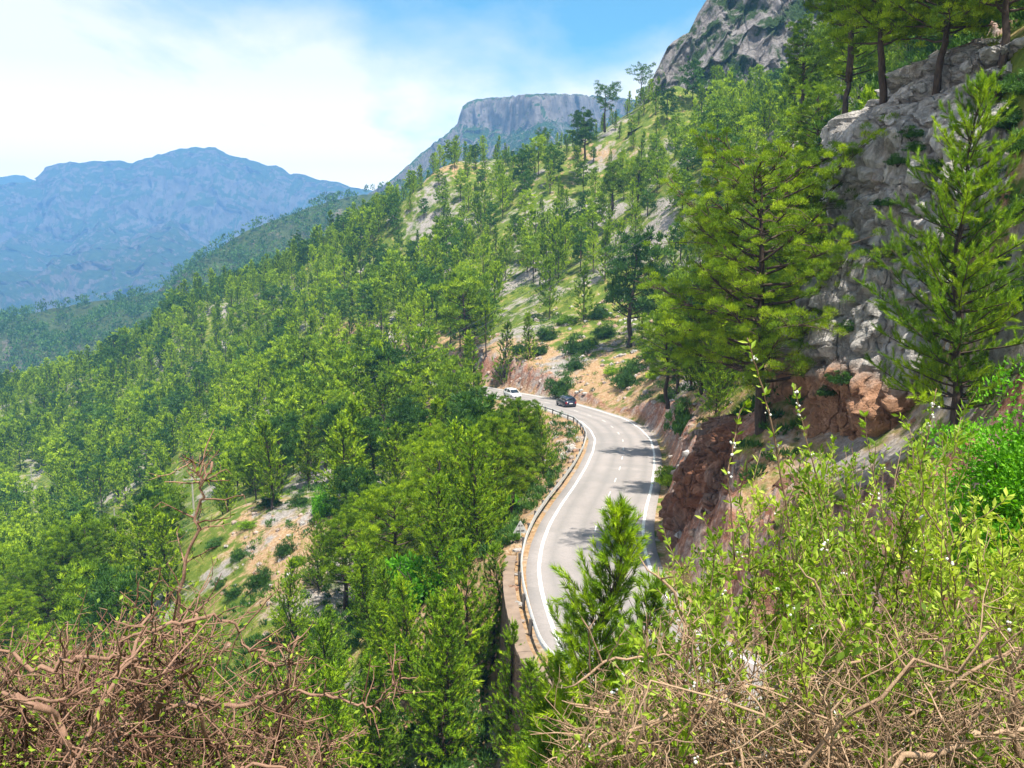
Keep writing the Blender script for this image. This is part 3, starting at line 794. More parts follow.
# pines placed one by one: (pixel of the base, depth, height, prototype, variant, label)
HERO = [
 (762, 408, 47, 14.2, 'hero', 'large spreading pine with layered limbs beside the pale cliff above the bend'),
 (338, 492, 118, 10.5, 'mid_dark', 'tall dark pine with a bare trunk at the head of the open grassy slope'),
 (278, 492, 124, 10.5, 'mid_dark', 'dense dark pine left of the bare trunked pine above the open slope'),
 (162, 560, 112, 8.2, 'mid_mature', 'round bright pine just left of the wooden power pole'),
 (628, 352, 121, 15.5, 'mid_dark', 'tall dark pine standing alone on the stony slope above the two cars'),
 (505, 388, 128, 9.5, 'mid_cone', 'slim pine on the edge of the red bank behind the white car'),
 (528, 372, 126, 8.5, 'mid_cone', 'small leaning pine with a pale crown right of the slim bank pine'),
 (468, 358, 140, 13.0, 'mid_mature', 'pine with a slanting bare trunk left of the red bank'),
 (392, 440, 122, 12.5, 'mid_dark', 'broad pine with a flat crown above the orange earth patch'),
 (520, 500, 72, 8.2, 'near_mature', 'broad dark pine at the roadside below the bend'),
 (480, 480, 78, 8.2, 'near_mature', 'rounded pine left of the broad roadside pine'),
 (545, 492, 74, 6.5, 'near_cone', 'short bright pine touching the guardrail under the rubble patch'),
 (605, 128, 290, 12.5, 'sky_flat', 'tall dark umbrella pine breaking the skyline right of the mesa'),
 (641, 96, 300, 9.0, 'sky_flat', 'small dark umbrella pine on the skyline just below the crag'),
 (585, 158, 262, 12.5, 'mid_dark', 'dark shaggy pine on the crest below the tall umbrella pine'),
 (545, 152, 296, 7.0, 'sky_flat', 'low flat topped pine at the edge of the crest over the mesa'),
 (523, 168, 300, 6.0, 'sky_flat', 'low dark pine on the crest left of the flat topped one'),
 (468, 178, 318, 8.5, 'far_cone', 'pointed dark pine standing on the pale part of the crest'),
 (612, 210, 205, 10.5, 'mid_mature', 'pine with a round crown and a clear leaning trunk high on the grassy slope'),
 (637, 212, 200, 11.5, 'mid_mature', 'pine with a thin slanting trunk right of the other leaning pine'),
 (465, 690, 46, 8.6, 'near_cone', 'tall bright young pine in the middle of the thicket below the wall'),
 (415, 700, 47, 7.6, 'near_cone', 'bright young pine left of the tallest one below the wall'),
 (440, 620, 54, 8.2, 'near_cone', 'young pine with upright shoots in the second row below the road'),
 (490, 665, 48, 7.2, 'near_cone', 'slender young pine close against the foot of the stone wall'),
 (375, 740, 43, 7.0, 'near_cone', 'low bushy young pine at the foot of the thicket'),
 (330, 720, 49, 6.2, 'near_cone', 'small young pine behind the thorny branches'),
 (290, 640, 66, 7.2, 'near_cone', 'young pine on its own at the lower end of the open slope'),
 (395, 560, 62, 9.5, 'near_mature', 'full rounded pine above the bright leafy shrub'),
 (345, 600, 70, 8.5, 'near_mature', 'soft pale pine with a slanting trunk right of the open slope'),
 (320, 590, 76, 6.8, 'near_cone', 'pointed pine at the right edge of the orange slope'),
 (470, 560, 64, 9.6, 'near_cone', 'tall pale young pine behind the bright leafy shrub'),
 (435, 505, 76, 9.5, 'near_mature', 'wide dark green pine in the hollow below the bend'),
 (50, 640, 104, 12.0, 'near_mature', 'tall pine at the left end of the stand with bare trunks'),
 (668, 398, 77, 7.6, 'near_mature', 'dark pine whose boughs hang over the rock beside the right road edge'),
 (700, 345, 96, 9.0, 'near_mature', 'full bright pine behind the large spreading pine on its left side'),
 (840, 300, 64, 9.0, 'near_mature', 'bright pine pressed against the left edge of the pale cliff'),
 (815, 190, 80, 9.0, 'near_mature', 'bright pine rising over the shoulder of the large spreading pine'),
 (845, 110, 72, 9.5, 'near_mature', 'tall bright pine just left of the cliff brow'),
 (800, 120, 92, 9.5, 'near_mature', 'bright pine on the steep slope left of the cliff brow'),
 (72, 628, 108, 12.0, 'near_mature', 'second pine in the stand with bare trunks'),
 (95, 618, 110, 12.0, 'near_mature', 'straight pine in the stand with bare trunks'),
 (30, 640, 110, 11.5, 'near_mature', 'shaggy pine at the frame edge beside the bare trunked stand'),
 (15, 655, 92, 7.5, 'near_mature', 'low round bright pine above the thorn bush at the frame edge'),
 (118, 600, 116, 10.5, 'mid_mature', 'slim pine at the right end of the stand with bare trunks'),
]
# the big one by the cliff, and three fine ones near the camera
def special(key, matk, **kw):
    tm, g = make_pine(**kw); PR[key] = [(trunk_mesh('trunk', tm, M['bark']), crown_mesh('crown', g, M[matk]), kw['H'], None)]
special('hero', 'pine', seed=91, H=14.2, Rm=6.0, h0=.16, style='mature', rsc=.42, nper=200, L_=.145, W_=.024, nclump=2.6, fine=True, trunk_r=.27, lsd=.02)
def special_young(key, matk, **kw):
    tm, g = make_young(**kw); PR[key] = [(trunk_mesh('trunk', tm, M['bark']), crown_mesh('crown', g, M[matk]), kw['H'], None)]; print(key, len(g[1]))
special_young('sapling', 'young', seed=52, H=7.0, Rm=.98, h0=.08, jit=(.6, 1.2), nwh=50, nbr=8, shoot_gap=.075, shoot_len=.24, nneed=50, nl_=.10, nw_=.009, trunk_r=.05, power=.75, rise=.9, lsd=-.05)
special_young('sapling_b', 'young', seed=57, H=6.0, Rm=.95, h0=.08, nwh=34, nbr=8, shoot_gap=.085, shoot_len=.24, nneed=44, nl_=.10, nw_=.010, trunk_r=.06, power=.7, rise=.9, lsd=-.08)
special_young('right_pine', 'young', seed=77, H=11.0, Rm=2.75, h0=.12, jit=(.25, 1.35), nwh=30, nbr=6, shoot_gap=.13, shoot_len=.50, nneed=64, nl_=.16, nw_=.019, trunk_r=.15, power=.8, rise=.35, lsd=.16)
special('cliff_pine', 'pine', seed=83, H=10.5, Rm=4.2, h0=.30, style='mature', rsc=.42, nper=110, L_=.22, W_=.034, nclump=1.7, fine=True, trunk_r=.20, lean=(-.14, 0), lsd=.12)
special('cliff_pine_b', 'pine', seed=88, H=10.0, Rm=3.6, h0=.30, style='mature', rsc=.42, nper=110, L_=.22, W_=.034, nclump=1.7, fine=True, trunk_r=.18, lean=(-.10, 0), lsd=.12)
taken = []
hr = random.Random(4)
for px, py, D, H, key, lab in HERO:
    if key != 'hero': D1 = gd(px, D); H *= D1 / D; D = D1
    p = at(px, py, D); z = float(height(p[:1], p[1:2])[0])
    zz = z if D < 150 and abs(z - p[2]) < 6 else p[2] - .3
    e = put_pine(key, hr.randrange(9), p[0], p[1], H, hr.uniform(0, 6.28), z=min(zz, p[2] + 1.0))
    tag(e, lab, 'pine tree', 'pines on the hillside'); taken.append((p[0], p[1], 2.6))
def add_special(key, px, py, D, H, lab, z=None, rz=0.0, group=None, sq=1.0):
    p = at(px, py, D); zz = p[2] if z is None else z
    e = put_pine(key, 0, p[0], D, H, rz, z=zz, sq=sq); tag(e, lab, 'pine tree', group); taken.append((p[0], D, 3.0)); return e
def gz(px, D):
    x = (px - 512) / F * D * 1.0; return float(height(np.array([x]), np.array([D]))[0])
def sized(key, px, top, D, lab, rz=0.0, sq=1.0, zmin=None):
    """tree whose tip reaches a pixel row, standing on the ground at that depth"""
    x = at(px, top, D)[0]; z = float(height(np.array([x]), np.array([float(D)]))[0]); zt = at(px, top, D)[2]
    if zmin is not None: z = max(z, zmin)
    e = put_pine(key, 0, x, D, zt - z, rz, z=z, sq=sq); tag(e, lab, 'pine tree', 'pines on the hillside'); taken.append((x, D, 2.0)); print(key, px, 'H', round(zt - z, 1)); return e
sized('sapling', 594, 508, 19, 'fine needled young pine rising in front of the near end of the road', .4)
sized('sapling_b', 668, 580, 21, 'young pine half hidden behind the leafy bush beside the road', 1.9)
sized('sapling_b', 556, 650, 21, 'small young pine at the left foot of the fine needled one', 3.3, 1.1)
sized('right_pine', 972, 82, 33, 'tall pale green pine in front of the pale cliff at the frame edge', 1.0, zmin=11)
for px, py, D, H, key, rz, lab in [
    (884, 95, 47, 9.5, 'cliff_pine_b', .3, 'slim dark trunked pine on the left brow of the pale cliff'),
    (935, 92, 44, 9.0, 'cliff_pine', 2.2, 'umbrella pine leaning left on top of the pale cliff'),
    (1002, 70, 41, 9.5, 'cliff_pine', 4.4, 'wide pine with crooked boughs on the cliff top at the frame corner'),
    (975, 70, 52, 10.5, 'cliff_pine_b', 5.0, 'pine standing back from the edge of the cliff top'),
    (850, 60, 60, 10.0, 'cliff_pine_b', 1.2, 'open crowned pine behind the left brow of the cliff')]:
    tag(put_pine(key, 0, at(px, py, D)[0], D, H, rz, z=at(px, py, D)[2] - .4), lab, 'pine tree', 'pines on the cliff top'); taken.append((at(px, py, D)[0], D, 3.0))

sized('near_cone', 531, 660, 33, 'bright young pine standing in front of the dark wall face', .5)
sized('near_cone', 508, 625, 37, 'tall narrow young pine just left of the wall face', 2.1, .85)
sized('near_cone', 549, 705, 30, 'short young pine near the bottom edge in front of the wall', 4.0)
rng = np.random.default_rng(11)
n = 60000
D = np.sqrt(rng.uniform(36 ** 2, 470 ** 2, n)); D[: n // 4] = rng.uniform(36, 150, n // 4)
rng.shuffle(D)
X = D * rng.uniform(-.66, .68, n)
Z = height(X, D); S, _ = road_sd(X, D); PX, PY = proj(X, D, Z)
cellg = {}
def free(x, y, s):
    c = 5.0; r = int(math.ceil(s / c)); a, b = int(x // c), int(y // c)
    for i in range(a - r, a + r + 1):
        for j in range(b - r, b + r + 1):
            for (u, v, w_) in cellg.get((i, j), ()):
                if (u - x) ** 2 + (v - y) ** 2 < (.5 * (s + w_)) ** 2: return False
    return True
for x, y, s in taken: cellg.setdefault((int(x // 5), int(y // 5)), []).append((x, y, s * 1.3))
trees = []
for i in range(n):
    x, y, z, px, py = X[i], D[i], Z[i], PX[i], PY[i]
    if px < -60 or px > 1084 or py < -60 or py > 950: continue
    if -7.2 < S[i] < 7.5 and not (y > 118 and abs(S[i]) > 4.4): continue
    if x > 7 and y < 60: continue
    if x > 13 and y < 66 and px < 820: continue
    if y < 36: continue
    if 655 < px < 850 and py < 105 and y > 275: continue
    s = spacing(px, py, y)
    if s > 50 or not free(x, y, s): continue
    hn = fbm(x / 30, y / 30, 0, 2, 77)
    H = (10.4 + 2.0 * hn) * rng.uniform(.78, 1.2)
    if y > 180: H *= 1.08
    if y < 75: H = rng.uniform(5.6, 9.0)
    if 395 < px < 700 and py < 262: H *= .85
    if any(inpoly(a, b, pl) for pl in KEEP for a, b in zip(*crown_pts(x, y, z, H, H * .3))): continue
    if y > 150 and 498 < px < 640 and 90 < py < 175: H *= .6
    cellg.setdefault((int(x // 5), int(y // 5)), []).append((x, y, s))
    trees.append((y, x, z, H, px, py, s))
trees.sort()
print('trees', len(trees), time.time() - T0)
NIND = 300 - len(HERO) - 9
vis = [t for t in trees if -25 < t[4] < 1050 and t[5] - F * t[3] / t[0] < 775]
ind = vis[:NIND]; iset = set(id(t) for t in ind)
rest = [t for t in trees if id(t) not in iset]
SIZEW = lambda H: 'tall' if H > 10.4 else 'short' if H < 7.6 else 'middling'
def zone(px, py, y, x):
    if y < 62 and px < 520: return 'thicket of young pines below the stone wall'
    if y < 90 and px < 520: return 'wood below the guardrail, behind the young thicket'
    if y < 130 and px < 340: return 'stand at the foot of the open slope'
    if px < 420: return 'wood across the gully, by the power poles'
    if px < 560: return 'wood left of the red roadside bank'
    if px < 680: return 'slope above the red bank'
    return 'steep slope behind the large spreading pine'
ZG = {}
def pick(y, H, px, py, x, r):
    lod = 'near' if y < 80 else 'mid' if y < 185 else 'far'
    darkp = fbm(x / 40, y / 40, 0, 2, 99) + .3 * r.uniform(-1, 1)
    if lod == 'near': return 'near_cone' if (y < 62 or r.random() < .5) else 'near_mature'
    if r.random() < .07 + .18 * (darkp > .3): return lod + '_dark'
    return lod + ('_cone' if r.random() < (.72 if lod == 'mid' else .85) else '_mature')
pr_ = random.Random(8)
for (y, x, z, H, px, py, s) in ind:
    key = pick(y, H, px, py, x, pr_)
    e = put_pine(key, pr_.randrange(99), x, y, H, pr_.uniform(0, 6.28), z=z, sq=pr_.uniform(.9, 1.12))
    zn = zone(px, py, y, x); sh = {'cone': 'pointed', 'mature': 'round topped', 'dark': 'dark'}[key.split('_')[1]]
    tag(e, f'{SIZEW(H)} {sh} pine in the {zn}', 'pine tree', f'{SIZEW(H)} {sh} pines in the {zn}')
# the remaining forest is one mass
def merge_trees(name, items, label, cat='forest'):
    VV, TT, AA, MI = [], [], [], []; nn = 0
    VB, TB, AB = [], [], []; nb = 0
    r = np.random.default_rng(5)
    for (y, x, z, H, px, py, s) in items:
        key = pick(y, H, px, py, x, pr_) if y > 80 else 'mid_cone'
        if key.startswith('mid') and y > 150: key = 'far' + key[3:]
        _, _, h0_, (tm, g) = PR[key][pr_.randrange(99) % len(PR[key])]
        k = H / h0_; a = r.uniform(0, 6.28); c, s_ = math.cos(a) * k, math.sin(a) * k; q = r.uniform(.9, 1.12)
        V = g[0]; W_ = np.stack([(V[:, 0] * c - V[:, 1] * s_) * q + x, (V[:, 0] * s_ + V[:, 1] * c) * q + y, V[:, 2] * k + z - .15], 1)
        VV.append(W_); TT.append(g[1] + nn); nn += len(V)
        AA.append(np.clip(g[2] + r.normal(0, .14), 0, 1)); MI.append(np.full(len(g[1]), 1 if 'dark' in key else 0))
        V = np.array([(math.cos(b) * .16, math.sin(b) * .16, zz_) for zz_ in (-.5, H * .8) for b in (0, 2.1, 4.2)]) * [1, 1, 1] + [x, y, z]
        VB.append(V); TB.append(np.array([(0, 1, 4), (0, 4, 3), (1, 2, 5), (1, 5, 4), (2, 0, 3), (2, 3, 5)]) + nb); nb += 6; AB.append(np.zeros(6))
    V = np.vstack(VV + VB); T = np.vstack(TT + [t + nn for t in TB]); A = np.concatenate(AA + AB)
    me = mesh_from(name, V, T, [M['pine'], M['pine_dark'], M['bark']], {'tint': A}, fmat=np.concatenate(MI + [np.full(sum(len(t) for t in TB), 2)]))
    o = link(name, me); tag(o, label, cat, kind='stuff'); return o
merge_trees('pine_forest', rest, 'dense pine forest covering the far side of the gully up to the skyline')
print('forest', len(rest), time.time() - T0)

# ------------------------------------------------------------------ woods on the far relief
def specks(name, G, cnt, hrange, label, nper, seed, mk, nzmin=.42, vmax=1.0):
    r = np.random.default_rng(seed); X_, Y_, Z_ = G
    nu, nv = X_.shape; nf = nv - 15
    u = r.uniform(0, nu - 1.01, cnt * 2); v = r.uniform(0, nf * vmax - .01, cnt * 2)
    i, j = u.astype(int), v.astype(int); a, b = u - i, v - j
    L3 = [Q[i, j] * (1 - a) * (1 - b) + Q[i + 1, j] * a * (1 - b) + Q[i, j + 1] * (1 - a) * b + Q[i + 1, j + 1] * a * b for Q in (X_, Y_, Z_)]
    P = np.stack(L3, 1)
    du = np.stack([Q[i + 1, j] - Q[i, j] for Q in (X_, Y_, Z_)], 1); dv = np.stack([Q[i, j + 1] - Q[i, j] for Q in (X_, Y_, Z_)], 1)
    nz = np.abs(unit(np.cross(du, dv))[:, 2])
    dens = fbm(P[:, 0] / 60, P[:, 1] / 60, 0, 3, seed)
    keep = (nz > nzmin) & (dens > -.75)
    P = P[keep][:cnt]; n = len(P)
    H = r.uniform(*hrange, n)
    cl = P[:, None] + np.stack([r.normal(0, .2, (n, 3)) * H[:, None], r.normal(0, .2, (n, 3)) * H[:, None], np.array([.35, .58, .8])[None] * H[:, None]], -1)
    cs = cl.reshape(-1, 3); rs = (np.repeat(H, 3).reshape(n, 3) * np.array([.30, .27, .18])).ravel()
    t = np.repeat(np.clip(r.normal(.42, .2, n), 0, 1), 3)
    V, T, A = clump_blades(r, cs, rs, nper, np.mean(hrange) * .22, np.mean(hrange) * .12, flat=.8, tints=t)
    me = mesh_from(name, V, T, M[mk], {'tint': A}); tag(link(name, me), label, 'forest', kind='stuff')
specks('ridge_wood', RGX, 6500, (8, 12), 'hazy pine wood covering the lower ridge behind the hillside', 9, 3, 'pine_dark')
specks('mesa_scrub', MX, 5000, (6, 10), 'dark scrub and small trees over the flanks of the mesa', 8, 4, 'pine_dark', nzmin=.25, vmax=.97)
print('far woods', time.time() - T0)

# ------------------------------------------------------------------ shrubs
def shrub_mesh(seed, Rr, Hh, nclump, nper, L_, W_, leafy=False, mk='shrub'):
    r = np.random.default_rng(seed)
    o = unit(r.normal(size=(nclump, 3))); o[:, 2] = np.abs(o[:, 2])
    cs = o * (r.uniform(.30, 1.0, nclump) * (1 + .25 * np.sin(3 * np.arctan2(o[:, 1], o[:, 0]) + seed)))[:, None] * [Rr, Rr, Hh]; rs = r.uniform(.14, .30, nclump) * Rr
    t = np.clip(r.normal(.45, .18, nclump), 0, 1)
    if leafy:
        n = nclump * nper; ci = np.repeat(np.arange(nclump), nper)
        oo = unit(r.normal(size=(n, 3))); pos = cs[ci] + oo * rs[ci][:, None] * r.uniform(.5, 1, n)[:, None]
        d = unit(oo + [0, 0, .5] + r.normal(size=(n, 3)) * .4)
        g = leaves(pos, d, L_ * r.uniform(.6, 1.2, n), W_ * r.uniform(.7, 1.2, n), r, np.clip(t[ci] + r.normal(size=n) * .1, 0, 1))
    else: g = clump_blades(r, cs, rs, nper, L_, W_, flat=.9, tints=t, up=.5)
    return mesh_from('foliage', g[0], g[1], M[mk], {'tint': g[2]}), g
def stems_mesh(seed, Rr, Hh, n=7):
    r = random.Random(seed); tm = MB()
    for i in range(n):
        a = r.uniform(0, 6.28); q = r.uniform(.4, .8)
        tm.tube([(0.03 * math.cos(a), .03 * math.sin(a), -.25), (Rr * q * .5 * math.cos(a), Rr * q * .5 * math.sin(a), Hh * .35), (Rr * q * math.cos(a + .3), Rr * q * math.sin(a + .3), Hh * .8)], [.035 * Rr, .025 * Rr, .01 * Rr], 4)
    return trunk_mesh('stems', tm, M['bark'])
SH = {'dark': [(shrub_mesh(i, 1.0, .95, 85, 50, .17, .055)[0], stems_mesh(i, 1, .95)) for i in (1, 2, 3)],
      'fig': [(shrub_mesh(i + 10, 1.0, 1.0, 90, 60, .13, .09, True, 'fig')[0], stems_mesh(i + 5, 1, 1)) for i in (1, 2)],
      'pale': [(shrub_mesh(i + 20, 1.0, .9, 60, 70, .15, .05, False, 'young')[0], stems_mesh(i + 9, 1, .9)) for i in (1, 2)],
      'silver': [(shrub_mesh(31, 1.0, 1.3, 50, 80, .14, .05, False, 'silver')[0], stems_mesh(31, 1, 1.3))]}
def put_shrub(kind, px, py, D, r, h, lab, group, z=None):
    if z is None: D1 = gd(px, D); r *= D1 / D; h *= D1 / D; D = D1
    p = at(px, py, D); zz = float(height(p[:1], p[1:2])[0]) if z is None else z
    e = empty('shrub', (p[0], D, zz - .05), sr.uniform(0, 6.28)); e.scale = (r, r, h)
    f, s = SH[kind][sr.randrange(len(SH[kind]))]
    link('foliage', f, e); link('stems', s, e); tag(e, lab, 'shrub', group); return e
sr = random.Random(3)
for a in [('fig', 428, 580, 56, 2.9, 3.4, 'large bright green leafy shrub among the young pines below the wall'),
          ('fig', 400, 620, 52, 1.8, 2.2, 'bright green leafy shrub below and left of the largest one'),
          ('fig', 508, 522, 66, 1.5, 1.9, 'small bright green leafy shrub behind the triangular sign'),
          ('fig', 325, 520, 100, 1.6, 2.4, 'bright leafy shrub at the right edge of the grassy slope'),
          ('silver', 425, 735, 40, .9, 1.6, 'silvery grey shrub at the bottom of the thicket'),
          ('dark', 562, 392, 112, 1.9, 2.6, 'bright green bush growing on the bank above the dark car'),
          ('dark', 575, 362, 118, 1.3, 1.6, 'round bush up the bank behind the bright one'),
          ('dark', 625, 390, 104, 1.5, 2.5, 'tall dark clipped looking bush on the bank right of the dark car'),
          ('dark', 634, 368, 108, 1.3, 1.7, 'dark round bush directly above the tall one on the bank'),
          ('dark', 576, 350, 124, 2.0, 2.4, 'wide bush high on the stony slope above the cars'),
          ('dark', 682, 438, 74, 1.3, 2.6, 'upright dark bush where the rock meets the right road edge'),
          ('pale', 670, 478, 66, 1.3, 1.5, 'grey green bush on the right verge of the road'),
          ('dark', 668, 424, 90, 1.0, 1.0, 'small bush at the foot of the bank beside the shadow patch'),
          ('dark', 240, 563, 97, 1.1, 1.0, 'round dark green bush in the middle of the orange slope'),
          ('dark', 220, 585, 92, .9, .9, 'small round bush below the dark one on the orange slope'),
          ('dark', 216, 540, 104, 1.4, .8, 'low spreading bush at the top of the grassy slope'),
          ('dark', 270, 505, 108, 1.6, 1.2, 'wide bush below the dark pines above the grassy slope'),
          ('dark', 286, 560, 90, 1.2, 1.6, 'dark bush at the right side of the orange slope'),
          ('dark', 262, 598, 84, 1.4, 1.6, 'dark bush on the lower right of the orange slope'),
          ('pale', 200, 600, 90, 1.2, 1.2, 'yellow green bush at the lower left of the orange slope'),
          ('pale', 480, 500, 78, 1.8, 2.0, 'olive grey bush between the roadside pines'),
          ('pale', 512, 508, 72, 1.6, 2.0, 'pale bush just below the guardrail near the triangular sign'),
          ('pale', 525, 488, 74, 1.5, 1.8, 'pale grey green bush under the broad roadside pine'),
          ('dark', 540, 340, 128, 1.5, 1.4, 'low bush at the left end of the stony slope'),
          ('dark', 548, 322, 134, 1.7, 1.8, 'green bush above the low one on the left of the stony slope'),
          ('pale', 590, 345, 126, 1.6, 1.3, 'yellow green bush in the middle of the stony slope'),
          ('dark', 605, 330, 130, 1.8, 1.8, 'dark bush near the top of the stony slope'),
          ('pale', 612, 362, 112, 1.2, 1.0, 'pale low bush just left of the tall dark bush'),
          ('dark', 650, 350, 112, 1.5, 1.6, 'dark bush under the lone tall pine'),
          ('pale', 655, 372, 100, 1.2, 1.1, 'pale bush on the brow of the bank at its right end'),
          ('dark', 520, 352, 132, 1.4, 1.5, 'bush at the top of the red bank near its left end'),
          ('dark', 600, 310, 140, 2.0, 2.0, 'wide green bush at the upper edge of the stony slope'),
          ('pale', 565, 310, 140, 1.8, 1.5, 'grassy pale bush at the upper left edge of the stony slope'),
          ('dark', 300, 520, 106, 1.3, 1.3, 'green bush at the upper right of the grassy slope'),
          ('pale', 250, 530, 104, 1.3, 0.8, 'flat pale bush on the grassy slope'),
          ('pale', 300, 585, 84, 1.0, 1.0, 'pale bush at the bottom right of the orange slope'),
          ('dark', 236, 612, 86, 1.1, 1.1, 'dark bush at the bottom of the orange slope')]:
    put_shrub(*a, 'shrubs on the slopes')
# tufts rooted in the cracks of the cliff
rr_ = random.Random(12)
for px, py, r in [(912, 130, .55), (898, 158, .5), (915, 150, .45), (889, 196, .35), (1000, 90, .9), (1010, 125, .8), (935, 165, .7), (878, 205, .3), (1018, 200, .7), (848, 330, .5), (842, 380, .6), (826, 395, .5), (960, 250, .5)]:
    p = surf_at('limestone_cliff', px, py)
    if p is None: print('no cliff', px, py); continue
    Dp = float(p[1]) + .1
    put_shrub('dark', px, py, Dp, r * 1.1, r * .9, 'dark tuft of scrub rooted in a crack of the pale cliff', 'scrub tufts on the pale cliff', z=p[2] - .15)
def ground_hit(a, b, D0=24, D1=260):
    Ds = np.linspace(D0, D1, 200); Q = np.array([at(a, b, d_) for d_ in Ds]); zz_ = height(Q[:, 0], Q[:, 1]); k = np.where(Q[:, 2] < zz_)[0]
    return Q[k[0]] if len(k) else None
for px, py, r in [(1012, 118, .9), (1024, 150, 1.0), (1008, 175, .7), (1022, 215, .9), (1010, 262, .7), (1026, 300, .9), (1030, 90, 1.0), (1000, 330, .6), (930, 395, .6), (905, 420, .6), (985, 395, .8), (820, 425, .7), (800, 440, .6), (742, 425, .6)]:
    q = ground_hit(px, py)
    if q is None: print('no ground', px, py); continue
    put_shrub('dark', px, py, float(q[1]), r, r * .9, 'dark green bush on the rocky slope around the pale cliff', 'bushes around the pale cliff', z=float(q[2]) - .1)
# bright bush at the right frame edge
e = empty('shrub', tuple(at(1045, 572, 8.0)), .3)
f, _ = shrub_mesh(71, 1.0, 1.75, 420, 130, .05, .028, True, 'fig'); link('foliage', f, e); link('stems', stems_mesh(72, .8, 1.3, 12), e)
tag(e, 'vivid green dense bush at the frame edge behind the leafy foreground shrub', 'shrub')

# undergrowth: nobody could count it
def scatter(name, n, seed, dens, r0, r1, nper, nc, L_, W_, mk, label, cat, Dr=(36, 430)):
    r = np.random.default_rng(seed)
    D = np.exp(r.uniform(math.log(Dr[0]), math.log(Dr[1]), n)); X = D * r.uniform(-.64, .66, n)
    Z, S_, B_ = height(X, D, True); PX_, PY_ = proj(X, D, Z)
    ok = (np.abs(S_) > 4.9) & (PX_ > -30) & (PX_ < 1060) & (PY_ < 820) & ~((X > 6) & (D < 44)) & ~((S_ < 0) & (S_ > -6.4) & (D < 54)) & (fbm(X / 9, D / 9, 0, 3, seed) + dens(PX_, PY_, D) > r.uniform(-.4, .6, n)) & (B_ < .5)
    P = np.stack([X, D, Z], 1)[ok]; m_ = len(P)
    R_ = r.uniform(r0, r1, m_) * np.clip(P[:, 1] / 120, .6, 1.5)
    cs = (P[:, None] + r.normal(0, .5, (m_, nc, 3)) * R_[:, None, None] * [1, 1, .35] + [0, 0, .25 * (r0 + r1) / 2]).reshape(-1, 3)
    rs = np.repeat(R_, nc) * .7; t = np.repeat(np.clip(r.normal(.45, .22, m_), 0, 1), nc)
    V, T, A = clump_blades(r, cs, rs, nper, L_, W_, flat=.7, tints=t, up=.9)
    me = mesh_from(name, V, T, M[mk], {'tint': A}); tag(link(name, me), label, cat, kind='stuff'); print(name, m_, len(T))
scatter('undergrowth', 15000, 5, lambda a, b, d: .15 + .35 * ((a > 400) & (a < 720) & (b > 110) & (b < 300)) - .5 * ((a > 200) & (a < 320) & (b > 510) & (b < 620)) , .5, 1.1, 26, 2, .34, .12, 'shrub', 'low dark green scrub between the pines and over the slopes', 'undergrowth')
scatter('grass', 16000, 6, lambda a, b, d: .05 + .2 * ((a > 150) & (a < 340) & (b > 490) & (b < 640)) + .25 * ((a > 470) & (a < 680) & (b > 150) & (b < 400)), .25, .6, 14, 1, .42, .05, 'grass', 'dry yellow green grass on the open slopes', 'grass')
# rubble on the banks
r = np.random.default_rng(9); mbv, mbt, nn = [], [], 0
ico = np.array([(0, 0, 1), (.9, 0, .35), (.28, .85, .4), (-.72, .52, .3), (-.7, -.55, .42), (.3, -.8, .35), (.75, .5, -.4), (-.3, .85, -.4), (-.9, 0, -.3), (-.25, -.85, -.45), (.7, -.5, -.4), (0, 0, -1)])
icf = np.array([(0, 1, 2), (0, 2, 3), (0, 3, 4), (0, 4, 5), (0, 5, 1), (1, 6, 2), (2, 7, 3), (3, 8, 4), (4, 9, 5), (5, 10, 1), (1, 10, 6), (2, 6, 7), (3, 7, 8), (4, 8, 9), (5, 9, 10), (6, 11, 7), (7, 11, 8), (8, 11, 9), (9, 11, 10), (10, 11, 6)])
spots = []
for cx_, cy_, sx_, sy_, cnt, D0, s0 in [(572, 440, 18, 10, 90, None, .45), (600, 350, 60, 30, 160, None, .5), (275, 545, 45, 50, 90, None, .35), (516, 575, 8, 22, 40, None, .25), (560, 380, 90, 12, 120, None, .4), (680, 470, 12, 40, 50, None, .35), (640, 330, 40, 25, 80, None, .6)]:
    for _ in range(cnt): spots.append((r.normal(cx_, sx_), r.normal(cy_, sy_), s0))
for a, b, s0 in spots:
    # walk the sight line to the ground
    Ds = np.linspace(40, 260, 90); Q = np.array([at(a, b, d_) for d_ in Ds]); zz_ = height(Q[:, 0], Q[:, 1]); k = np.where(Q[:, 2] < zz_)[0]
    if not len(k): continue
    q = Q[k[0]]; 
    if abs(road_sd(q[:1], q[1:2])[0][0]) < 4.4: continue
    s_ = s0 * r.uniform(.35, 1.3)
    V = ico * (1 + r.normal(0, .16, (12, 1))) * s_ * [1, r.uniform(.6, 1.2), r.uniform(.5, .9)] + [q[0], q[1], zz_[k[0]] + .05]
    mbv.append(V); mbt.append(icf + nn); nn += 12
me = mesh_from('rubble', np.vstack(mbv), np.vstack(mbt), M['grey_rock'], {'warm': np.full(nn, .35)})
tag(link('rubble', me), 'loose broken stones lying on the banks and slopes', 'rubble', kind='stuff')
print('shrubs', time.time() - T0)
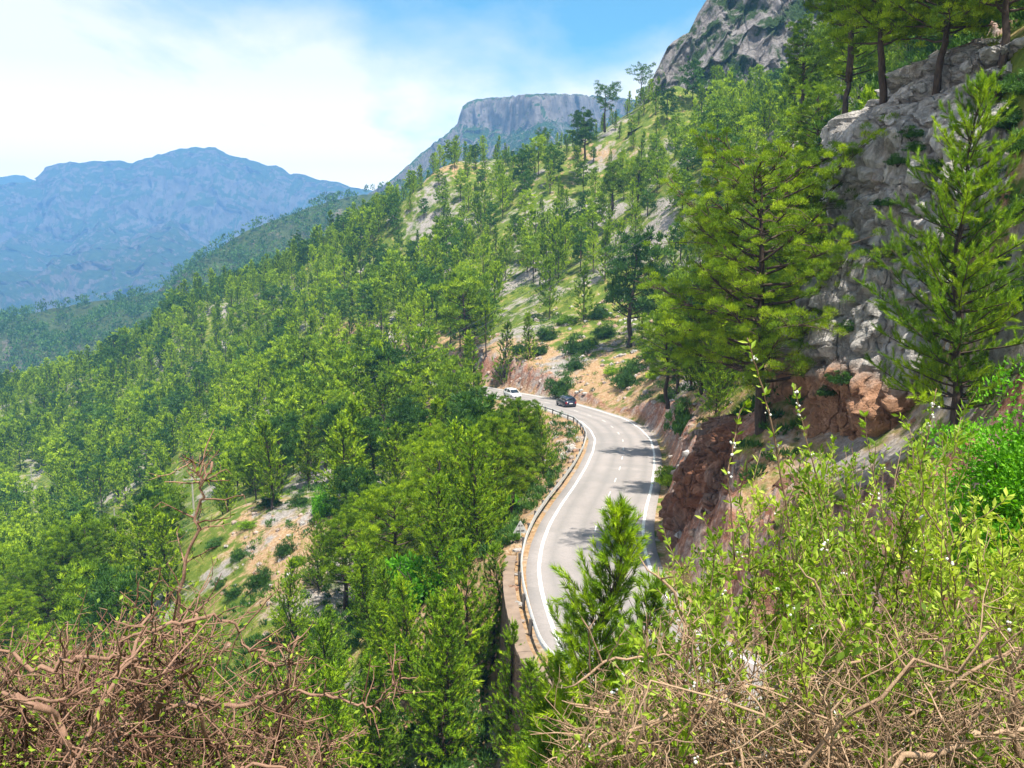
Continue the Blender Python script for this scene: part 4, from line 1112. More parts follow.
# ------------------------------------------------------------------ roadside things
def cl_at(i, o, z): p = CL[i] + RN[i] * o; return (p[0], p[1], RZ[i] + z)
i_near = int(np.argmin(np.hypot(CL[:, 0] - 9, CL[:, 1] - 34))); i_far = int(np.argmin(np.abs(CL[:, 1] - 158)))
M['steel'] = plain('galvanised_steel', (.58, .56, .53), .5, .2, var=.2)
M['post'] = plain('dark_post', (.10, .09, .085), .7, var=.3)
e = empty('guardrail', cl_at(i_near, -4.15, 0)); tag(e, 'galvanised steel guardrail running along the outer edge of the road round the bend', 'guardrail')
org = np.array(e.location)
prof = [(-4.13, .44), (-4.19, .50), (-4.13, .56), (-4.13, .62), (-4.19, .68), (-4.13, .76), (-4.10, .76), (-4.155, .68), (-4.10, .62), (-4.10, .56), (-4.155, .50), (-4.10, .44)]
idx = np.arange(i_near, i_far)
V = np.array([[cl_at(i, o_, z_) for o_, z_ in prof] for i in idx]) - org
me = mesh_from('rail', V.reshape(-1, 3), [grid_faces(len(prof), len(idx))[:, :] * 0 + 0] if False else grid_faces(len(idx), len(prof)), M['steel'])
link('rail', me, e)
for i in range(i_near, i_far, 6):
    mb = MB(); p = np.array(cl_at(i, -4.27, .22)) - org; a = math.atan2(RT[i][1], RT[i][0])
    mb.box(p, (.10, .14, 1.1), a); mb.box(p + np.array([RN[i][0] * .07, RN[i][1] * .07, .36]), (.12, .06, .26), a)
    mb.build('post', M['post'], e)
# stone retaining wall with a pale coping
def stone_mat():
    m, N, L = mat('dry_stone')
    g = N.new('ShaderNodeNewGeometry'); v = g.outputs['Position']
    vo = nd(N, 'ShaderNodeTexVoronoi', feature='F1', inp={'Scale': 3.2}); L.new(v, vo.inputs['Vector'])
    ve = nd(N, 'ShaderNodeTexVoronoi', feature='DISTANCE_TO_EDGE', inp={'Scale': 3.2}); L.new(v, ve.inputs['Vector'])
    n = noise(N, L, 9, 5, v)
    c = ramp(N, L, n, [(.3, (.09, .055, .038)), (.7, (.20, .135, .095))])
    c = mixc(N, L, .45, c, mixc(N, L, vo.outputs['Color'], (.07, .045, .03), (.24, .17, .125)), 'MIX')
    ed = ramp(N, L, ve.outputs['Distance'], [(0, (0, 0, 0)), (.07, (1, 1, 1))])
    c = mixc(N, L, ed, (.07, .055, .045), c)
    return finish(m, N, L, c, .92, math_(N, L, 'ADD', ed, n), .8, .06, spec=.15)
M['stone'] = stone_mat()
i0 = int(np.argmin(np.hypot(*(CL - [11, 22]).T))); i1 = int(np.argmin(np.abs(LE[:, 1] - 51.5)))
org = np.array(cl_at((i0 + i1) // 2, -4.8, 0)); e = empty('retaining_wall', org); tag(e, 'brown stone retaining wall holding up the outer edge of the road at the near bend', 'wall')
idx = np.arange(i0, i1)
V = np.array([[cl_at(i, -4.52, .02), cl_at(i, -5.12, .02), cl_at(i, -5.30, -3), cl_at(i, -5.62, -7.5), cl_at(i, -4.52, -7.5)] for i in idx]) - org
V += np.random.default_rng(2).normal(0, .025, V.shape)
me = mesh_from('wall_face', V.reshape(-1, 3), grid_faces(len(idx), 5), M['stone']); link('wall_face', me, e)
M['coping'] = plain('pale_coping', (.22, .16, .12), .85, var=.25, scale=2)
mb = MB(); r = np.random.default_rng(4)
for i in range(i0, i1 - 1, 1):
    a = math.atan2(RT[i][1], RT[i][0]); p = np.array(cl_at(i, -4.84, .09)) - org
    mb.box(p + [0, 0, r.uniform(-.012, .012)], (.585, .62 + r.uniform(-.03, .02), .15), a + r.normal(0, .015))
mb.build('coping', M['coping'], e)
# warning sign seen from behind
p = at(520.5, 556, 54.5); zg = float(height(p[:1], p[1:2])[0])
e = empty('road_sign', (p[0], 54.5, zg), R(8)); tag(e, 'triangular road sign on a post seen from behind beside the guardrail', 'road sign')
zt = at(523, 520.5, 54.5)[2] - zg; print('sign', zt)
mb = MB(); mb.tube([(0, 0, -.3), (0, 0, zt - .1)], .035, 8); mb.build('post', M['steel'], e)
mb = MB(); tri = np.array([(-.48, 0, zt - .84), (.48, 0, zt - .84), (0, 0, zt)])
ctr = tri.mean(0); rt = []
for k in range(3):
    a_, b_, c_ = tri[k - 1], tri[k], tri[(k + 1) % 3]
    rt += [b_ + unit(a_ - b_) * .07, b_ + unit(b_ - ctr) * -.03, b_ + unit(c_ - b_) * .07]
rt = np.array(rt); Vv = np.vstack([rt + [0, -.075, 0], rt + [0, -.045, 0], ctr + [0, -.075, 0], ctr + [0, -.045, 0]])
T = [(k, (k + 1) % 9, 18) for k in range(9)] + [((k + 1) % 9 + 9, k + 9, 19) for k in range(9)]; Q = [((k + 1) % 9, k, k + 9, (k + 1) % 9 + 9) for k in range(9)]
Vv[:, 1] += .12; mb.add(Vv, Q, T); mb.build('plate', M['steel'], e)
mb = MB(); mb.box((0, .03, zt - .32), (.30, .03, .035)); mb.box((0, .03, zt - .66), (.5, .03, .035)); mb.build('bracket', M['post'], e)

# ------------------------------------------------------------------ cars
def glossy(name, c, rough=.25, metal=.0, coat=.6):
    m, N, L = mat(name); tc = N.new('ShaderNodeTexCoord'); n = noise(N, L, 3, 4, tc.outputs['Object'])
    col = ramp(N, L, n, [(.3, tuple(q * .9 for q in c)), (.7, tuple(min(1, q * 1.08) for q in c))])
    b = nd(N, 'ShaderNodeBsdfPrincipled', inp={'Roughness': rough, 'Metallic': metal, 'Coat Weight': coat, 'Coat Roughness': .06}); L.new(col, b.inputs['Base Color'])
    o = N.new('ShaderNodeOutputMaterial'); L.new(b.outputs[0], o.inputs[0]); return m
M['navy'] = glossy('dark_blue_paint', (.018, .022, .05), .25, .3); M['white'] = glossy('white_paint', (.74, .75, .76), .35)
M['glass'] = glossy('dark_glass', (.012, .015, .018), .05, 0, 1); M['tyre'] = plain('tyre_rubber', (.02, .02, .02), .85); M['rim'] = plain('alloy', (.5, .5, .52), .3, .9)
M['redlamp'] = glossy('tail_lamp_red', (.35, .01, .01), .15); M['lamp'] = glossy('head_lamp_clear', (.6, .62, .65), .1); M['plate'] = plain('number_plate', (.75, .75, .72), .5, var=.05); M['trim'] = plain('black_trim', (.025, .025, .027), .6)
M['seat'] = plain('roof_silver', (.55, .56, .58), .35, .6)
def loftx(st, mk, name, parent, smooth=True, closed=True):
    """st: stations (x, [(y, z), ...]) of the half section, mirrored"""
    rings = []
    for x, h in st:
        rings.append([(x, y, z) for y, z in h] + [(x, -y, z) for y, z in h[::-1]])
    V = np.array(rings); n = V.shape[1]
    Q = grid_faces(n, len(st), True); V = V.transpose(1, 0, 2).reshape(-1, 3)
    m = len(st); Vl = list(V); T = []
    for end in (0, m - 1):
        c = np.mean([V[k * m + end] for k in range(n)], 0); Vl.append(c)
        for k in range(n):
            t = (k * m + end, ((k + 1) % n) * m + end, len(Vl) - 1); T.append(t if end else t[::-1])
    me = mesh_from(name, np.array(Vl), [Q, np.array(T)], M[mk], {}, smooth)
    return link(name, me, parent)
def wheel(parent, x, y):
    w_ = empty('wheel', (x, y, .32)); w_.parent = parent
    a = np.linspace(0, 2 * np.pi, 24, endpoint=False)
    def lathe(pr): return np.array([(math.cos(t) * r_, yy, math.sin(t) * r_) for t in a for yy, r_ in pr])
    pr = [(-.10, .20), (-.11, .29), (-.08, .32), (.08, .32), (.11, .29), (.10, .20)]
    link('tyre', mesh_from('tyre', lathe(pr), grid_faces(24, 6, True), M['tyre'], {}, True), w_)
    mb = MB(); s = 1 if y > 0 else -1
    V = lathe([(s * .085, .215), (s * .095, .19)]); mb.add(V, grid_faces(24, 2, True))
    for k in range(5):
        t = k * 2 * math.pi / 5; c, s_ = math.cos(t), math.sin(t); q = []
        for rr_, ww in ((.03, .05), (.20, .035)):
            for sg in (-1, 1): q.append((c * rr_ - s_ * ww * sg, s * .09, s_ * rr_ + c * ww * sg))
        mb.add(q, [(0, 1, 3, 2)])
    mb.build('rim', M['rim'], w_)
def make_car(paint, label, kind, loc, rz):
    """x forward, origin on the ground under the middle"""
    e = empty('parked_car' if False else 'car', loc, rz); tag(e, label, 'car', None)
    Lh = 2.08; rear_up = kind == 'wagon'
    def sec(w_, zl, zs, zb): return [(0.0, zl), (w_ * .90, zl), (w_ * 1.0, zl + .10), (w_ * 1.02, zs), (w_ * .99, zb - .12), (w_ * .92, zb - .02), (w_ * .5, zb + .01), (0.0, zb + .025)]
    st = [(-Lh, sec(.70, .42, .6, .86)), (-Lh + .06, sec(.80, .32, .6, .98)), (-Lh + .35, sec(.86, .24, .55, 1.0)), (-1.0, sec(.88, .22, .55, .99)), (0, sec(.89, .22, .55, .97)),
          (.85, sec(.89, .22, .55, .95)), (1.1, sec(.88, .23, .55, .92)), (1.6, sec(.86, .24, .54, .84)), (1.92, sec(.78, .28, .5, .74)), (2.05, sec(.66, .33, .5, .64))]
    loftx(st, paint, 'body', e)
    def cab(w_, top, zb=.93): return [(0.0, zb), (w_, zb), (w_ - .10, zb + (top - zb) * .55), (w_ - .20, top - .03), (w_ - .30, top), (0.0, top + .02)]
    rb = -1.98 if rear_up else -1.85
    loftx([(rb, cab(.78, 1.02)), (rb + .22, cab(.81, 1.38)), (rb + .5, cab(.83, 1.46)), (-.3, cab(.84, 1.50)), (.25, cab(.83, 1.47)), (.62, cab(.82, 1.28)), (1.12, cab(.78, .95))], 'glass', 'windows', e)
    def rf(w_, z): return [(0.0, z - .05), (w_, z - .06), (w_ + .01, z - .02), (w_ - .06, z + .015), (0.0, z + .035)]
    loftx([(rb + .12, rf(.60, 1.40)), (rb + .5, rf(.63, 1.475)), (-.3, rf(.64, 1.51)), (.22, rf(.63, 1.485)), (.36, rf(.60, 1.44))], paint, 'roof', e)
    for s in (1, -1):
        mb = MB()
        for x0, x1, z1 in ((rb + .05, rb + .35, 1.42), (-.62, -.60, 1.47), (.28, 1.10, 1.44)):
            if x1 > 1: mb.tube([(x1, s * .79, .95), (.7, s * .74, 1.22), (x0, s * .64, z1)], .035, 5)
            elif x1 < -1: mb.tube([(x0, s * .79, .97), (x0 + .13, s * .76, 1.2), (x1, s * .65, z1)], .05, 5)
            else: mb.tube([(x0, s * .845, .95), (x0, s * .76, 1.22), (x1, s * .655, z1)], .035, 5)
        mb.build('pillar', M[paint], e)
        mb = MB(); mb.box((-Lh + .045, s * .68, .80), (.12, .20, .26)); mb.build('tail_light', M['redlamp'], e)
        mb = MB(); mb.box((1.93, s * .62, .64), (.18, .24, .12)); mb.build('headlight', M['lamp'], e)
        mb = MB(); mb.box((.72, s * .96, .99), (.12, .16, .11)); mb.build('wing_mirror', M[paint], e)
        for x in (-1.28, 1.32): wheel(e, x, s * .80)
        if rear_up: mb = MB(); mb.tube([(-1.5, s * .55, 1.54), (.1, s * .56, 1.56)], .018, 5); mb.build('roof_rail', M['seat'], e)
    for bx_, bz_ in ((-Lh, .70), (2.075, .42)): mb = MB(); mb.box((bx_, 0, bz_), (.03, .5, .12)); mb.build('number_plate', M['plate'], e)
    for bx_, wx_ in ((-Lh + .03, 1.45), (2.0, 1.2)): mb = MB(); mb.box((bx_, 0, .42), (.13, wx_, .19)); mb.build('bumper', M['trim'], e)
    return e
def road_place(px, py, o):
    P_ = CL + RN * o; a_, b_ = proj(P_[:, 0], P_[:, 1], RZ); i = int(np.argmin(np.abs(a_ - px) + 999 * (P_[:, 1] < 100))); return i, cl_at(i, o, .06 + .006 * o), math.atan2(RT[i][1], RT[i][0])
i, p, a = road_place(566, 410.5, .9); make_car('navy', 'dark blue estate car driving away along the far end of the bend', 'wagon', p, a).scale = (1.1, 1.1, 1.1)
i, p, a = road_place(513, 399.5, -.9); make_car('white', 'small white hatchback half hidden by the pines ahead of the dark blue car', 'hatch', p, a + math.pi)

# ------------------------------------------------------------------ power line
M['pole'] = plain('weathered_pole', (.42, .38, .33), .85, var=.25); M['wire'] = plain('cable', (.12, .12, .13), .6); M['cer'] = plain('insulator', (.55, .5, .45), .3)
TOPS = []
def pole(px, top, base, D, lab, rz):
    p = at(px, base, D); t = at(px, top, D)[2]; z = min(p[2], float(height(p[:1], p[1:2])[0])) - .5; h = t - z
    e = empty('power_pole', (p[0], D, z), rz); tag(e, lab, 'power pole')
    mb = MB(); mb.tube([(0, 0, -.5), (0, 0, h)], [.20, .13], 8); mb.build('pole', M['pole'], e)
    mb = MB(); mb.box((0, -.16, h - 2.1), (3.0, .14, .16)); mb.tube([(-.8, -.1, h - 2.1), (0, -.1, h - 2.8)], .03, 4); mb.tube([(.8, -.1, h - 2.1), (0, -.1, h - 2.8)], .03, 4); mb.build('crossarm', M['pole'], e)
    pts = []
    for x in (-1.35, 0, 1.35):
        zz = h - 2.1 + .22 if x else h + .15
        mb = MB(); mb.tube([(x, -.16 if x else 0, zz - .2), (x, -.16 if x else 0, zz - .1), (x, -.16 if x else 0, zz)], [.05, .09, .05], 6); mb.build('insulator', M['cer'], e)
        c, s = math.cos(rz), math.sin(rz); yy = -.16 if x else 0
        pts.append(np.array([p[0] + x * c - yy * s, D + x * s + yy * c, z + zz]))
    TOPS.append(pts)
pole(790, 128, 210, 150, 'wooden power pole hidden behind the large spreading pine on the right', .2)
pole(194, 468, 514, 160, 'wooden power pole with a single crossarm standing above the gully pines', .25)
pole(116, 509, 536, 205, 'lower wooden power pole down in the gully below the first one', .3)
pole(33, 468, 494, 262, 'small far power pole in the cleared strip at the left of the frame', .3)
for a_, b_ in ((0, 1), (1, 2), (2, 3)):
    for k in range(3):
        A_, B_ = TOPS[a_][k], TOPS[b_][k]; t = np.linspace(0, 1, 26)[:, None]
        c = A_ + (B_ - A_) * t; c[:, 2] -= (4 * t * (1 - t))[:, 0] * np.linalg.norm(B_ - A_) * .022
        mb = MB(); mb.tube(c, .028, 4); nm = ['outer', 'middle', 'inner'][k]
        tag(mb.build('power_cable', M['wire']), f'{nm} cable ' + ['hanging across the hillside down to the pole above the gully', 'hanging between the two gully poles', 'running down the cleared strip to the far pole'][a_], 'cable')

# ------------------------------------------------------------------ foreground shrubs
def wob(r, a, b, n, amp):
    t = np.linspace(0, 1, n)[:, None]; P = a + (b - a) * t; L_ = np.linalg.norm(b - a)
    w_ = np.cumsum(r.normal(0, 1, (n, 3)), 0); w_ -= w_[0] + (w_[-1] - w_[0]) * t
    return P + w_ * amp * L_ / n ** .5
def pxt(px, py, D): return at(px, py, D)
def twigs(mb, r, base, depth, ln, rad, nch, thorn=True, leafpts=None, up=.25, jag=.07):
    """recursive side twigs from a polyline"""
    d0 = np.gradient(base, axis=0)
    for _ in range(nch):
        k = r.uniform(.15, 1) * (len(base) - 1); i = int(k); f = k - i; i2 = min(i + 1, len(base) - 1)
        p = base[i] * (1 - f) + base[i2] * f; dd = unit(d0[i])
        v = unit(np.cross(dd, r.normal(size=3))); v = unit(v + dd * r.uniform(-.1, .9) + np.array([0, 0, up]))
        l = ln * r.uniform(.4, 1.3)
        P = wob(r, p, p + v * l, 5, jag)
        mb.tube(P, np.linspace(rad, rad * .45, 5), 4, a=float(r.uniform(0, 1)), cap=False)
        if leafpts is not None: leafpts.append(P)
        if depth > 0: twigs(mb, r, P, depth - 1, ln * .5, rad * .55, max(2, nch // 2), thorn, leafpts, up, jag)
        elif thorn:
            for q in range(3):
                c = P[r.integers(1, 5)]; u = unit(np.cross(v, r.normal(size=3)) + v * .4)
                mb.tube(np.array([c, c + u * l * .28]), [rad * .5, rad * .12], 3, a=float(r.uniform(.4, 1)), cap=False)
# left: dry thorny bush
def thorn_bush(seed, outline, Dr, roots, nst, lab, hero=(), leaf_n=1800, matk='twig_red', ln=.24, rad=.0034, group=None):
    r = np.random.default_rng(seed); mb = MB(); lp = []
    e = empty('thorn_bush', tuple(roots[0])); org = np.array(roots[0]); tag(e, lab, 'bush', group)
    ox = [o_[0] for o_ in outline]; oy = [o_[1] for o_ in outline]
    for _ in range(nst):
        px = r.uniform(ox[0], ox[-1]); top = np.interp(px, ox, oy); py = top + (r.uniform(0, 1) ** 1.1) * (800 - top); D = r.uniform(*Dr)
        tgt = pxt(px, py, D); rt = roots[r.integers(len(roots))] + r.normal(0, .10, 3)
        st = tgt + (rt - tgt) * r.uniform(.35, 1)
        P = wob(r, st, tgt, 9, .12)
        mb.tube(P - org, np.linspace(rad * 2.6, rad * 1.0, 9) * r.uniform(.7, 1.3), 5, a=float(r.uniform(0, 1)), cap=False)
        twigs(mb, r, P - org, 1, ln, rad, 9, True, lp)
    for pts, r0 in hero:
        P = np.array([pxt(*q) for q in pts]); t = np.linspace(0, len(P) - 1, len(P) * 4); P = np.stack([np.interp(t, np.arange(len(P)), P[:, k]) for k in range(3)], 1) + r.normal(0, r0 * .8, (len(t), 3))
        mb.tube(P - org, np.linspace(r0, r0 * .5, len(t)) * np.minimum(1, .22 + np.linspace(0, 1, len(t)) * 2.6), 7, a=.75)
        twigs(mb, r, P - org, 0, .12, .0028, 12, True, lp)
    mb.build('branches', M[matk], e, smooth=True)
    lp = np.array([p[r.integers(1, 5)] for p in lp for _ in (0,)]); lp = lp[r.permutation(len(lp))]
    c = lp[r.integers(0, len(lp), leaf_n)] + r.normal(0, .018, (leaf_n, 3))
    d = unit(r.normal(size=(leaf_n, 3)) + [0, 0, .5])
    V, T, A = leaves(c, d, .018 * r.uniform(.6, 1.4, leaf_n), .009, r, r.uniform(.2, 1, leaf_n))
    link('leaves', mesh_from('leaves', V, T, M['leaf'], {'tint': A}), e)
    return e
thorn_bush(1, [(-40, 670), (20, 668), (60, 655), (110, 635), (150, 618), (190, 624), (215, 665), (240, 715), (262, 760), (280, 790)], (1.9, 3.1),
           [pxt(150, 900, 2.4), pxt(40, 950, 2.2), pxt(-40, 900, 2.6), pxt(215, 860, 2.7)], 100, 'tangled dry thorn bush filling the lower left corner',
           hero=[([(165, 690, 2.5), (172, 640, 2.5), (185, 575, 2.5), (196, 530, 2.5), (203, 490, 2.5), (211, 464, 2.5)], .0065), ([(203, 489, 2.5), (199, 475, 2.5), (192, 463, 2.48)], .0035),
                 ([(155, 760, 2.3), (158, 705, 2.3), (168, 672, 2.3), (185, 640, 2.35), (200, 610, 2.4)], .016), ([(150, 730, 2.3), (140, 700, 2.3), (128, 668, 2.3), (120, 640, 2.3)], .013),
                 ([(160, 706, 2.2), (200, 702, 2.2), (240, 708, 2.2), (275, 692, 2.2)], .010), ([(0, 645, 2.0), (40, 670, 2.0), (90, 655, 2.0), (150, 662, 2.1)], .008), ([(0, 690, 1.9), (40, 705, 1.9), (70, 740, 1.95), (75, 790, 2.0)], .011),
                 ([(60, 790, 1.8), (110, 690, 1.9), (140, 640, 2.0), (150, 612, 2.1)], .006), ([(200, 768, 2.2), (260, 765, 2.2), (330, 772, 2.2)], .006), ([(110, 645, 2.2), (170, 625, 2.2), (215, 618, 2.25), (245, 630, 2.3)], .007),
                 ([(0, 700, 1.7), (60, 700, 1.8), (110, 680, 1.8), (150, 640, 1.9)], .005)], leaf_n=9000)
thorn_bush(2, [(225, 730), (255, 690), (285, 672), (300, 690), (330, 735)], (2.3, 2.9), [pxt(268, 900, 2.6), pxt(290, 880, 2.6)], 14, 'sparse thorny twigs with forked grey tips right of the tangled bush',
           hero=[([(262, 800, 2.5), (272, 730, 2.5), (283, 690, 2.5), (298, 640, 2.5)], .008), ([(240, 640, 2.5), (262, 655, 2.5), (278, 670, 2.5)], .006), ([(270, 688, 2.5), (320, 694, 2.5), (350, 700, 2.5), (382, 710, 2.5)], .006),
                 ([(282, 672, 2.45), (292, 664, 2.45), (288, 646, 2.45), (270, 650, 2.45)], .004), ([(372, 708, 2.5), (388, 690, 2.5), (402, 676, 2.5)], .0025), ([(225, 668, 2.6), (262, 695, 2.6), (290, 690, 2.6)], .004), ([(276, 745, 2.5), (286, 700, 2.5), (287, 680, 2.5)], .004)], leaf_n=500, ln=.14)
# right: leafy shrubs with dry wood beneath
def leafy_bush(seed, outline, Dr, roots, nst, lab, hero=(), leafL=.034, leafW=.0125, per=38, group='leafy shrubs in the right foreground'):
    r = np.random.default_rng(seed); mb = MB(); e = empty('leafy_shrub', tuple(roots[0])); org = np.array(roots[0]); tag(e, lab, 'shrub', group)
    ox = [o_[0] for o_ in outline]; oy = [o_[1] for o_ in outline]; C_, D_, S_ = [], [], []; bl = []
    for k in range(nst):
        px = r.uniform(ox[0], ox[-1]); top = np.interp(px, ox, oy); py = top + (r.uniform(0, 1) ** 1.5) * (790 - top) * .92; D = r.uniform(*Dr)
        tgt = pxt(px, py, D); rt = roots[r.integers(len(roots))] + r.normal(0, .16, 3)
        st = tgt + (rt - tgt) * r.uniform(.25, .55)
        P = wob(r, st, tgt, 9, .07)
        mb.tube(P - org, np.linspace(.0042, .0012, 9), 4, a=float(r.uniform(0, .9)), cap=False)
        shoots = [P]
        for j in range(r.integers(2, 5)):
            b = P[r.integers(3, 8)]; v = unit(unit(P[-1] - P[0]) + r.normal(0, .55, 3) + [0, 0, .3]); Q_ = wob(r, b, b + v * r.uniform(.08, .24), 6, .07)
            mb.tube(Q_ - org, np.linspace(.002, .0008, 6), 3, a=float(r.uniform(0, .8)), cap=False); shoots.append(Q_)
        for Q_ in shoots:
            n_ = per if len(Q_) == 9 else per // 2
            t = np.sort(r.uniform(.35 if len(Q_) == 9 else .1, 1, n_)) * (len(Q_) - 1); i_ = np.minimum(t.astype(int), len(Q_) - 2); f = (t - i_)[:, None]
            c = Q_[i_] * (1 - f) + Q_[i_ + 1] * f; ax = unit(Q_[i_ + 1] - Q_[i_]); s_ = unit(np.cross(ax, r.normal(size=(n_, 3))))
            C_.append(c - org); D_.append(unit(ax * .75 + s_ * .8)); S_.append(np.full(n_, r.uniform(.2, .85)) + r.normal(0, .1, n_))
            if r.random() < .05: bl.append(Q_[-1] - org)
    for pts, r0 in hero:
        P = np.array([pxt(*q) for q in pts]); t = np.linspace(0, len(P) - 1, len(P) * 5); P = np.stack([np.interp(t, np.arange(len(P)), P[:, k]) for k in range(3)], 1) + r.normal(0, r0 * .5, (len(t), 3))
        mb.tube(P - org, np.linspace(r0, r0 * .5, len(t)), 5, a=.2)
        n_ = 46; t = np.sort(r.uniform(.05, 1, n_)) * (len(P) - 1); i_ = np.minimum(t.astype(int), len(P) - 2); ax = unit(P[i_ + 1] - P[i_]); s_ = unit(np.cross(ax, r.normal(size=(n_, 3))))
        C_.append(P[i_] - org); D_.append(unit(ax * .7 + s_)); S_.append(r.uniform(.3, .9, n_)); bl += [P[int(q)] - org for q in r.uniform(len(P) * .3, len(P) - 1, 4)]
    mb.build('branches', M['twig'], e, smooth=True)
    C_, D_, S_ = np.vstack(C_), np.vstack(D_), np.concatenate(S_); n_ = len(C_)
    V, T, A = leaves(C_, D_, leafL * r.uniform(.5, 1.25, n_), leafW * r.uniform(.7, 1.3, n_), r, np.clip(S_, 0, 1))
    link('leaves', mesh_from('leaves', V, T, M['leaf'], {'tint': A}), e)
    mb = MB()
    for b in bl:
        for q in range(3):
            c = b + r.normal(0, .006, 3); s_ = r.uniform(.003, .0055); mb.add(ico * s_ + c, T=icf, a=float(r.uniform(0, 1)))
    tag(mb.build('buds', M['bud'], e), kind='stuff')
    return e
M['bud'] = plain('whitish_bud', (.62, .60, .55), .8, var=.2)
G0 = lambda px, D: pxt(px, 1010, D)
leafy_bush(11, [(640, 640), (670, 560), (700, 505), (735, 470), (765, 440), (800, 455), (830, 470)], (2.6, 4.4), [G0(720, 3.2), G0(770, 3.6), G0(680, 3.0)], 85,
           'leafy shrub with one tall flowering sprig rising above the red roadside rock', hero=[([(800, 600, 3.0), (785, 500, 3.0), (772, 420, 3.0), (757, 370, 3.0), (747, 338, 3.0)], .004), ([(735, 560, 3.0), (728, 470, 3.0), (740, 410, 3.1), (752, 400, 3.1)], .003)])
leafy_bush(12, [(780, 470), (810, 430), (850, 445), (900, 430), (935, 425), (960, 430)], (2.7, 4.8), [G0(860, 3.4), G0(830, 3.8), G0(900, 3.2)], 135, 'thick leafy shrub in the middle of the right foreground', hero=[([(830, 560, 3.1), (815, 470, 3.1), (800, 415, 3.1), (795, 385, 3.1)], .003), ([(900, 520, 3.2), (925, 450, 3.2), (937, 388, 3.2)], .0035)])
leafy_bush(13, [(900, 440), (940, 455), (970, 500), (1000, 520), (1040, 500), (1080, 480)], (2.4, 4.2), [G0(980, 3.2), G0(1030, 3.0)], 105, 'leafy shrub at the right frame edge in front of the vivid green bush')
leafy_bush(14, [(575, 740), (610, 690), (640, 640), (700, 600), (800, 600), (900, 610), (1050, 620)], (2.0, 3.0), [G0(700, 2.4), G0(850, 2.5), G0(960, 2.4), G0(620, 2.3)], 95, 'low leafy shrub spreading under the dry branches along the bottom edge', leafL=.028, leafW=.014, per=30)
thorn_bush(15, [(560, 775), (585, 720), (625, 690), (680, 650), (740, 680), (820, 660), (900, 640), (960, 620), (1060, 640)], (1.9, 2.9), [pxt(640, 930, 2.3), pxt(760, 930, 2.3), pxt(880, 930, 2.3), pxt(980, 930, 2.3)], 110,
           'dry leafless brown branches crossing the lower right corner over the leaves',
           hero=[([(560, 700, 2.3), (620, 715, 2.3), (655, 740, 2.3), (720, 770, 2.3)], .0055), ([(566, 688, 2.3), (610, 658, 2.3), (675, 655, 2.3)], .005), ([(615, 745, 2.25), (680, 712, 2.25), (735, 690, 2.25), (800, 680, 2.3), (860, 660, 2.3)], .007),
                 ([(640, 560, 2.5), (680, 600, 2.5), (690, 660, 2.5), (678, 700, 2.5)], .006), ([(685, 800, 2.3), (678, 690, 2.4), (684, 600, 2.5)], .0045), ([(800, 565, 2.4), (830, 610, 2.4), (850, 650, 2.4), (865, 700, 2.4), (880, 790, 2.4)], .007),
                 ([(860, 790, 2.0), (920, 755, 2.0), (980, 740, 2.0), (1030, 728, 2.0)], .011), ([(700, 770, 2.1), (780, 752, 2.1), (860, 750, 2.1)], .006), ([(715, 665, 2.3), (790, 710, 2.3), (850, 750, 2.3), (900, 800, 2.3)], .0055),
                 ([(960, 600, 2.3), (945, 660, 2.3), (935, 720, 2.3), (960, 790, 2.3)], .007), ([(1030, 640, 2.2), (990, 660, 2.2), (930, 700, 2.2), (880, 740, 2.2)], .006), ([(630, 690, 2.2), (600, 720, 2.2), (570, 745, 2.2)], .004), ([(588, 760, 2.1), (640, 725, 2.1), (700, 700, 2.2)], .006)],
           leaf_n=2500, matk='twig', ln=.22, rad=.0028)
print('fore', time.time() - T0)


# ------------------------------------------------------------------ light, sky, air, camera
SUN = Vector((.20, -.30, .93)).normalized()
el = math.asin(SUN.z); azs = math.atan2(SUN.x, SUN.y)
ld = bpy.data.lights.new('sun', 'SUN'); ld.energy = 5.0; ld.angle = R(.55); ld.color = (1, .94, .82)
lo = bpy.data.objects.new('sun', ld); COL.objects.link(lo); lo.rotation_euler = SUN.to_track_quat('Z', 'Y').to_euler()
w = bpy.data.worlds.new('World'); SC.world = w; w.use_nodes = True
N = w.node_tree.nodes; L = w.node_tree.links; N.clear()
sk = nd(N, 'ShaderNodeTexSky', sky_type='NISHITA', sun_disc=False, sun_elevation=el, sun_rotation=azs, air_density=1.0, dust_density=.6, ozone_density=2.2, altitude=200)
tc = N.new('ShaderNodeTexCoord'); d = tc.outputs['Generated']
sx = nd(N, 'ShaderNodeSeparateXYZ'); L.new(d, sx.inputs[0])
# the clouds lie on a high sheet: divide the direction by its height
zz = math_(N, L, 'ADD', math_(N, L, 'MAXIMUM', sx.outputs['Z'], 0.0), .16)
cx = nd(N, 'ShaderNodeCombineXYZ')
L.new(math_(N, L, 'DIVIDE', sx.outputs['X'], zz), cx.inputs[0]); L.new(math_(N, L, 'DIVIDE', sx.outputs['Y'], zz), cx.inputs[1])
mp = nd(N, 'ShaderNodeMapping', inp={'Location': (3.1, 1.7, 0), 'Rotation': (0, 0, R(-28)), 'Scale': (.75, .42, 1)}); L.new(cx.outputs[0], mp.inputs[0])
c1 = noise(N, L, 1.1, 7, mp.outputs[0], .55, .35)
c2 = noise(N, L, 3.6, 6, mp.outputs[0], .6, .2)
left = math_(N, L, 'MAXIMUM', math_(N, L, 'MULTIPLY', math_(N, L, 'ADD', sx.outputs['X'], .24), -2.6), 0.0)
low = math_(N, L, 'MULTIPLY', math_(N, L, 'SUBTRACT', .175, sx.outputs['Z']), 4.5)
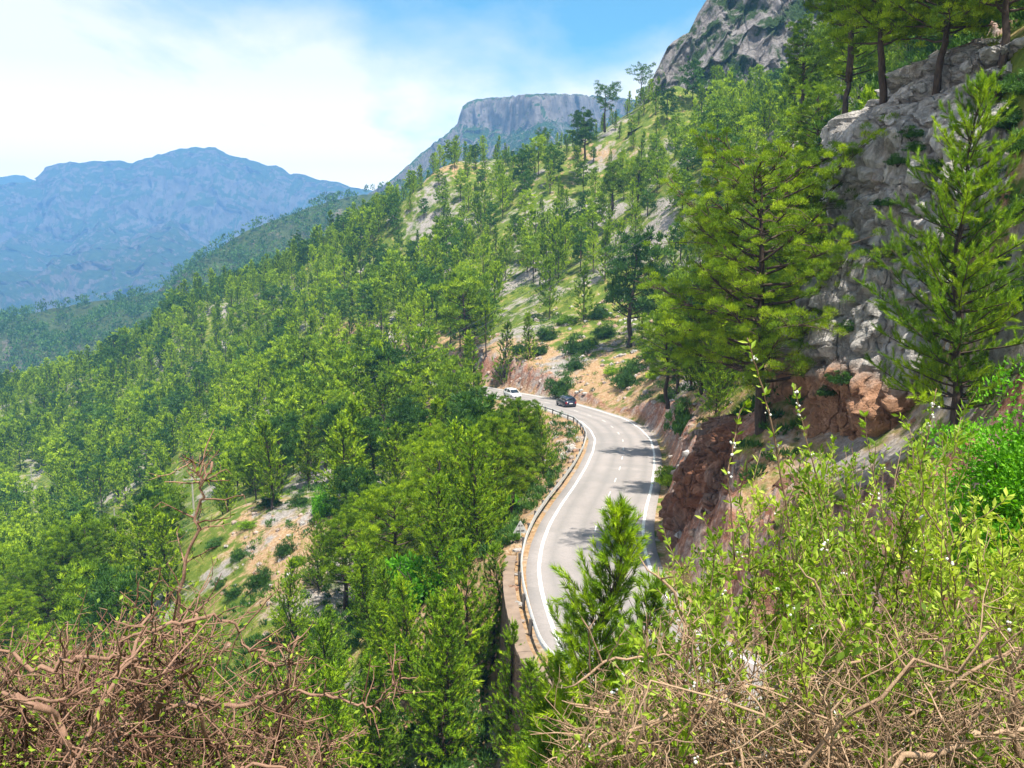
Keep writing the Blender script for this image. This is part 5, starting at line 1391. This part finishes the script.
f = math_(N, L, 'ADD', math_(N, L, 'ADD', math_(N, L, 'SUBTRACT', math_(N, L, 'MULTIPLY', c1, 1.9), .45), math_(N, L, 'MULTIPLY', c2, .55)), math_(N, L, 'ADD', left, math_(N, L, 'MAXIMUM', low, -.35)))
cf = ramp(N, L, f, [(.40, (.04, .04, .04)), (.72, (.45, .45, .45)), (1.0, (1, 1, 1))])
skc = mixc(N, L, 1.0, sk.outputs[0], (.66, 1.55, 1.62), 'MULTIPLY')
glow = ramp(N, L, sx.outputs['Z'], [(0.0, (.95, .77, .56)), (.07, (.80, .70, .56)), (.17, (.45, .43, .41)), (.30, (.34, .34, .34))])
glowv = nd(N, 'ShaderNodeMix', data_type='RGBA', blend_type='MULTIPLY', inp={0: 1.0}); L.new(glow, glowv.inputs[6]); glowv.inputs[7].default_value = (28, 28, 28.6, 1)
cc = mixc(N, L, cf, skc, glowv.outputs[2])
bg = nd(N, 'ShaderNodeBackground', inp={'Strength': .050}); L.new(cc, bg.inputs[0])
o = N.new('ShaderNodeOutputWorld'); L.new(bg.outputs[0], o.inputs[0])

HAZE = True
if HAZE:
    mb = MB(); mb.box((0, 2125, 54.5), (9700, 6150, 771))
    m, N, L = mat('air')
    pv = nd(N, 'ShaderNodeVolumePrincipled', inp={'Density': .00021, 'Color': (.22, .52, 1.0, 1), 'Anisotropy': 0.0})
    o = N.new('ShaderNodeOutputMaterial'); L.new(pv.outputs[0], o.inputs['Volume'])

    tag(mb.build('haze', m), kind='stuff')

cam = bpy.data.cameras.new('camera'); co = bpy.data.objects.new('camera', cam); COL.objects.link(co)
co.location = (0, 0, CAMH); co.rotation_euler = (math.pi / 2 - PITCH, 0, 0)
cam.sensor_width = 36; cam.lens = 36 * F / 1024; cam.clip_start = .1; cam.clip_end = 20000
SC.camera = co
vs = SC.view_settings
vs.view_transform = 'Standard'; vs.look = 'None'; vs.gamma = 1; vs.exposure = 1.08; vs.use_curve_mapping = False
cy = SC.cycles
SC.render.engine = 'CYCLES'
cy.max_bounces = 6; cy.diffuse_bounces = 3; cy.glossy_bounces = 2; cy.transmission_bounces = 4; cy.transparent_max_bounces = 8; cy.volume_bounces = 1
cy.use_denoising = True
cy.caustics_reflective = False; cy.caustics_refractive = False
cy.sample_clamp_indirect = 6
print('script', time.time() - T0, len(bpy.data.objects))
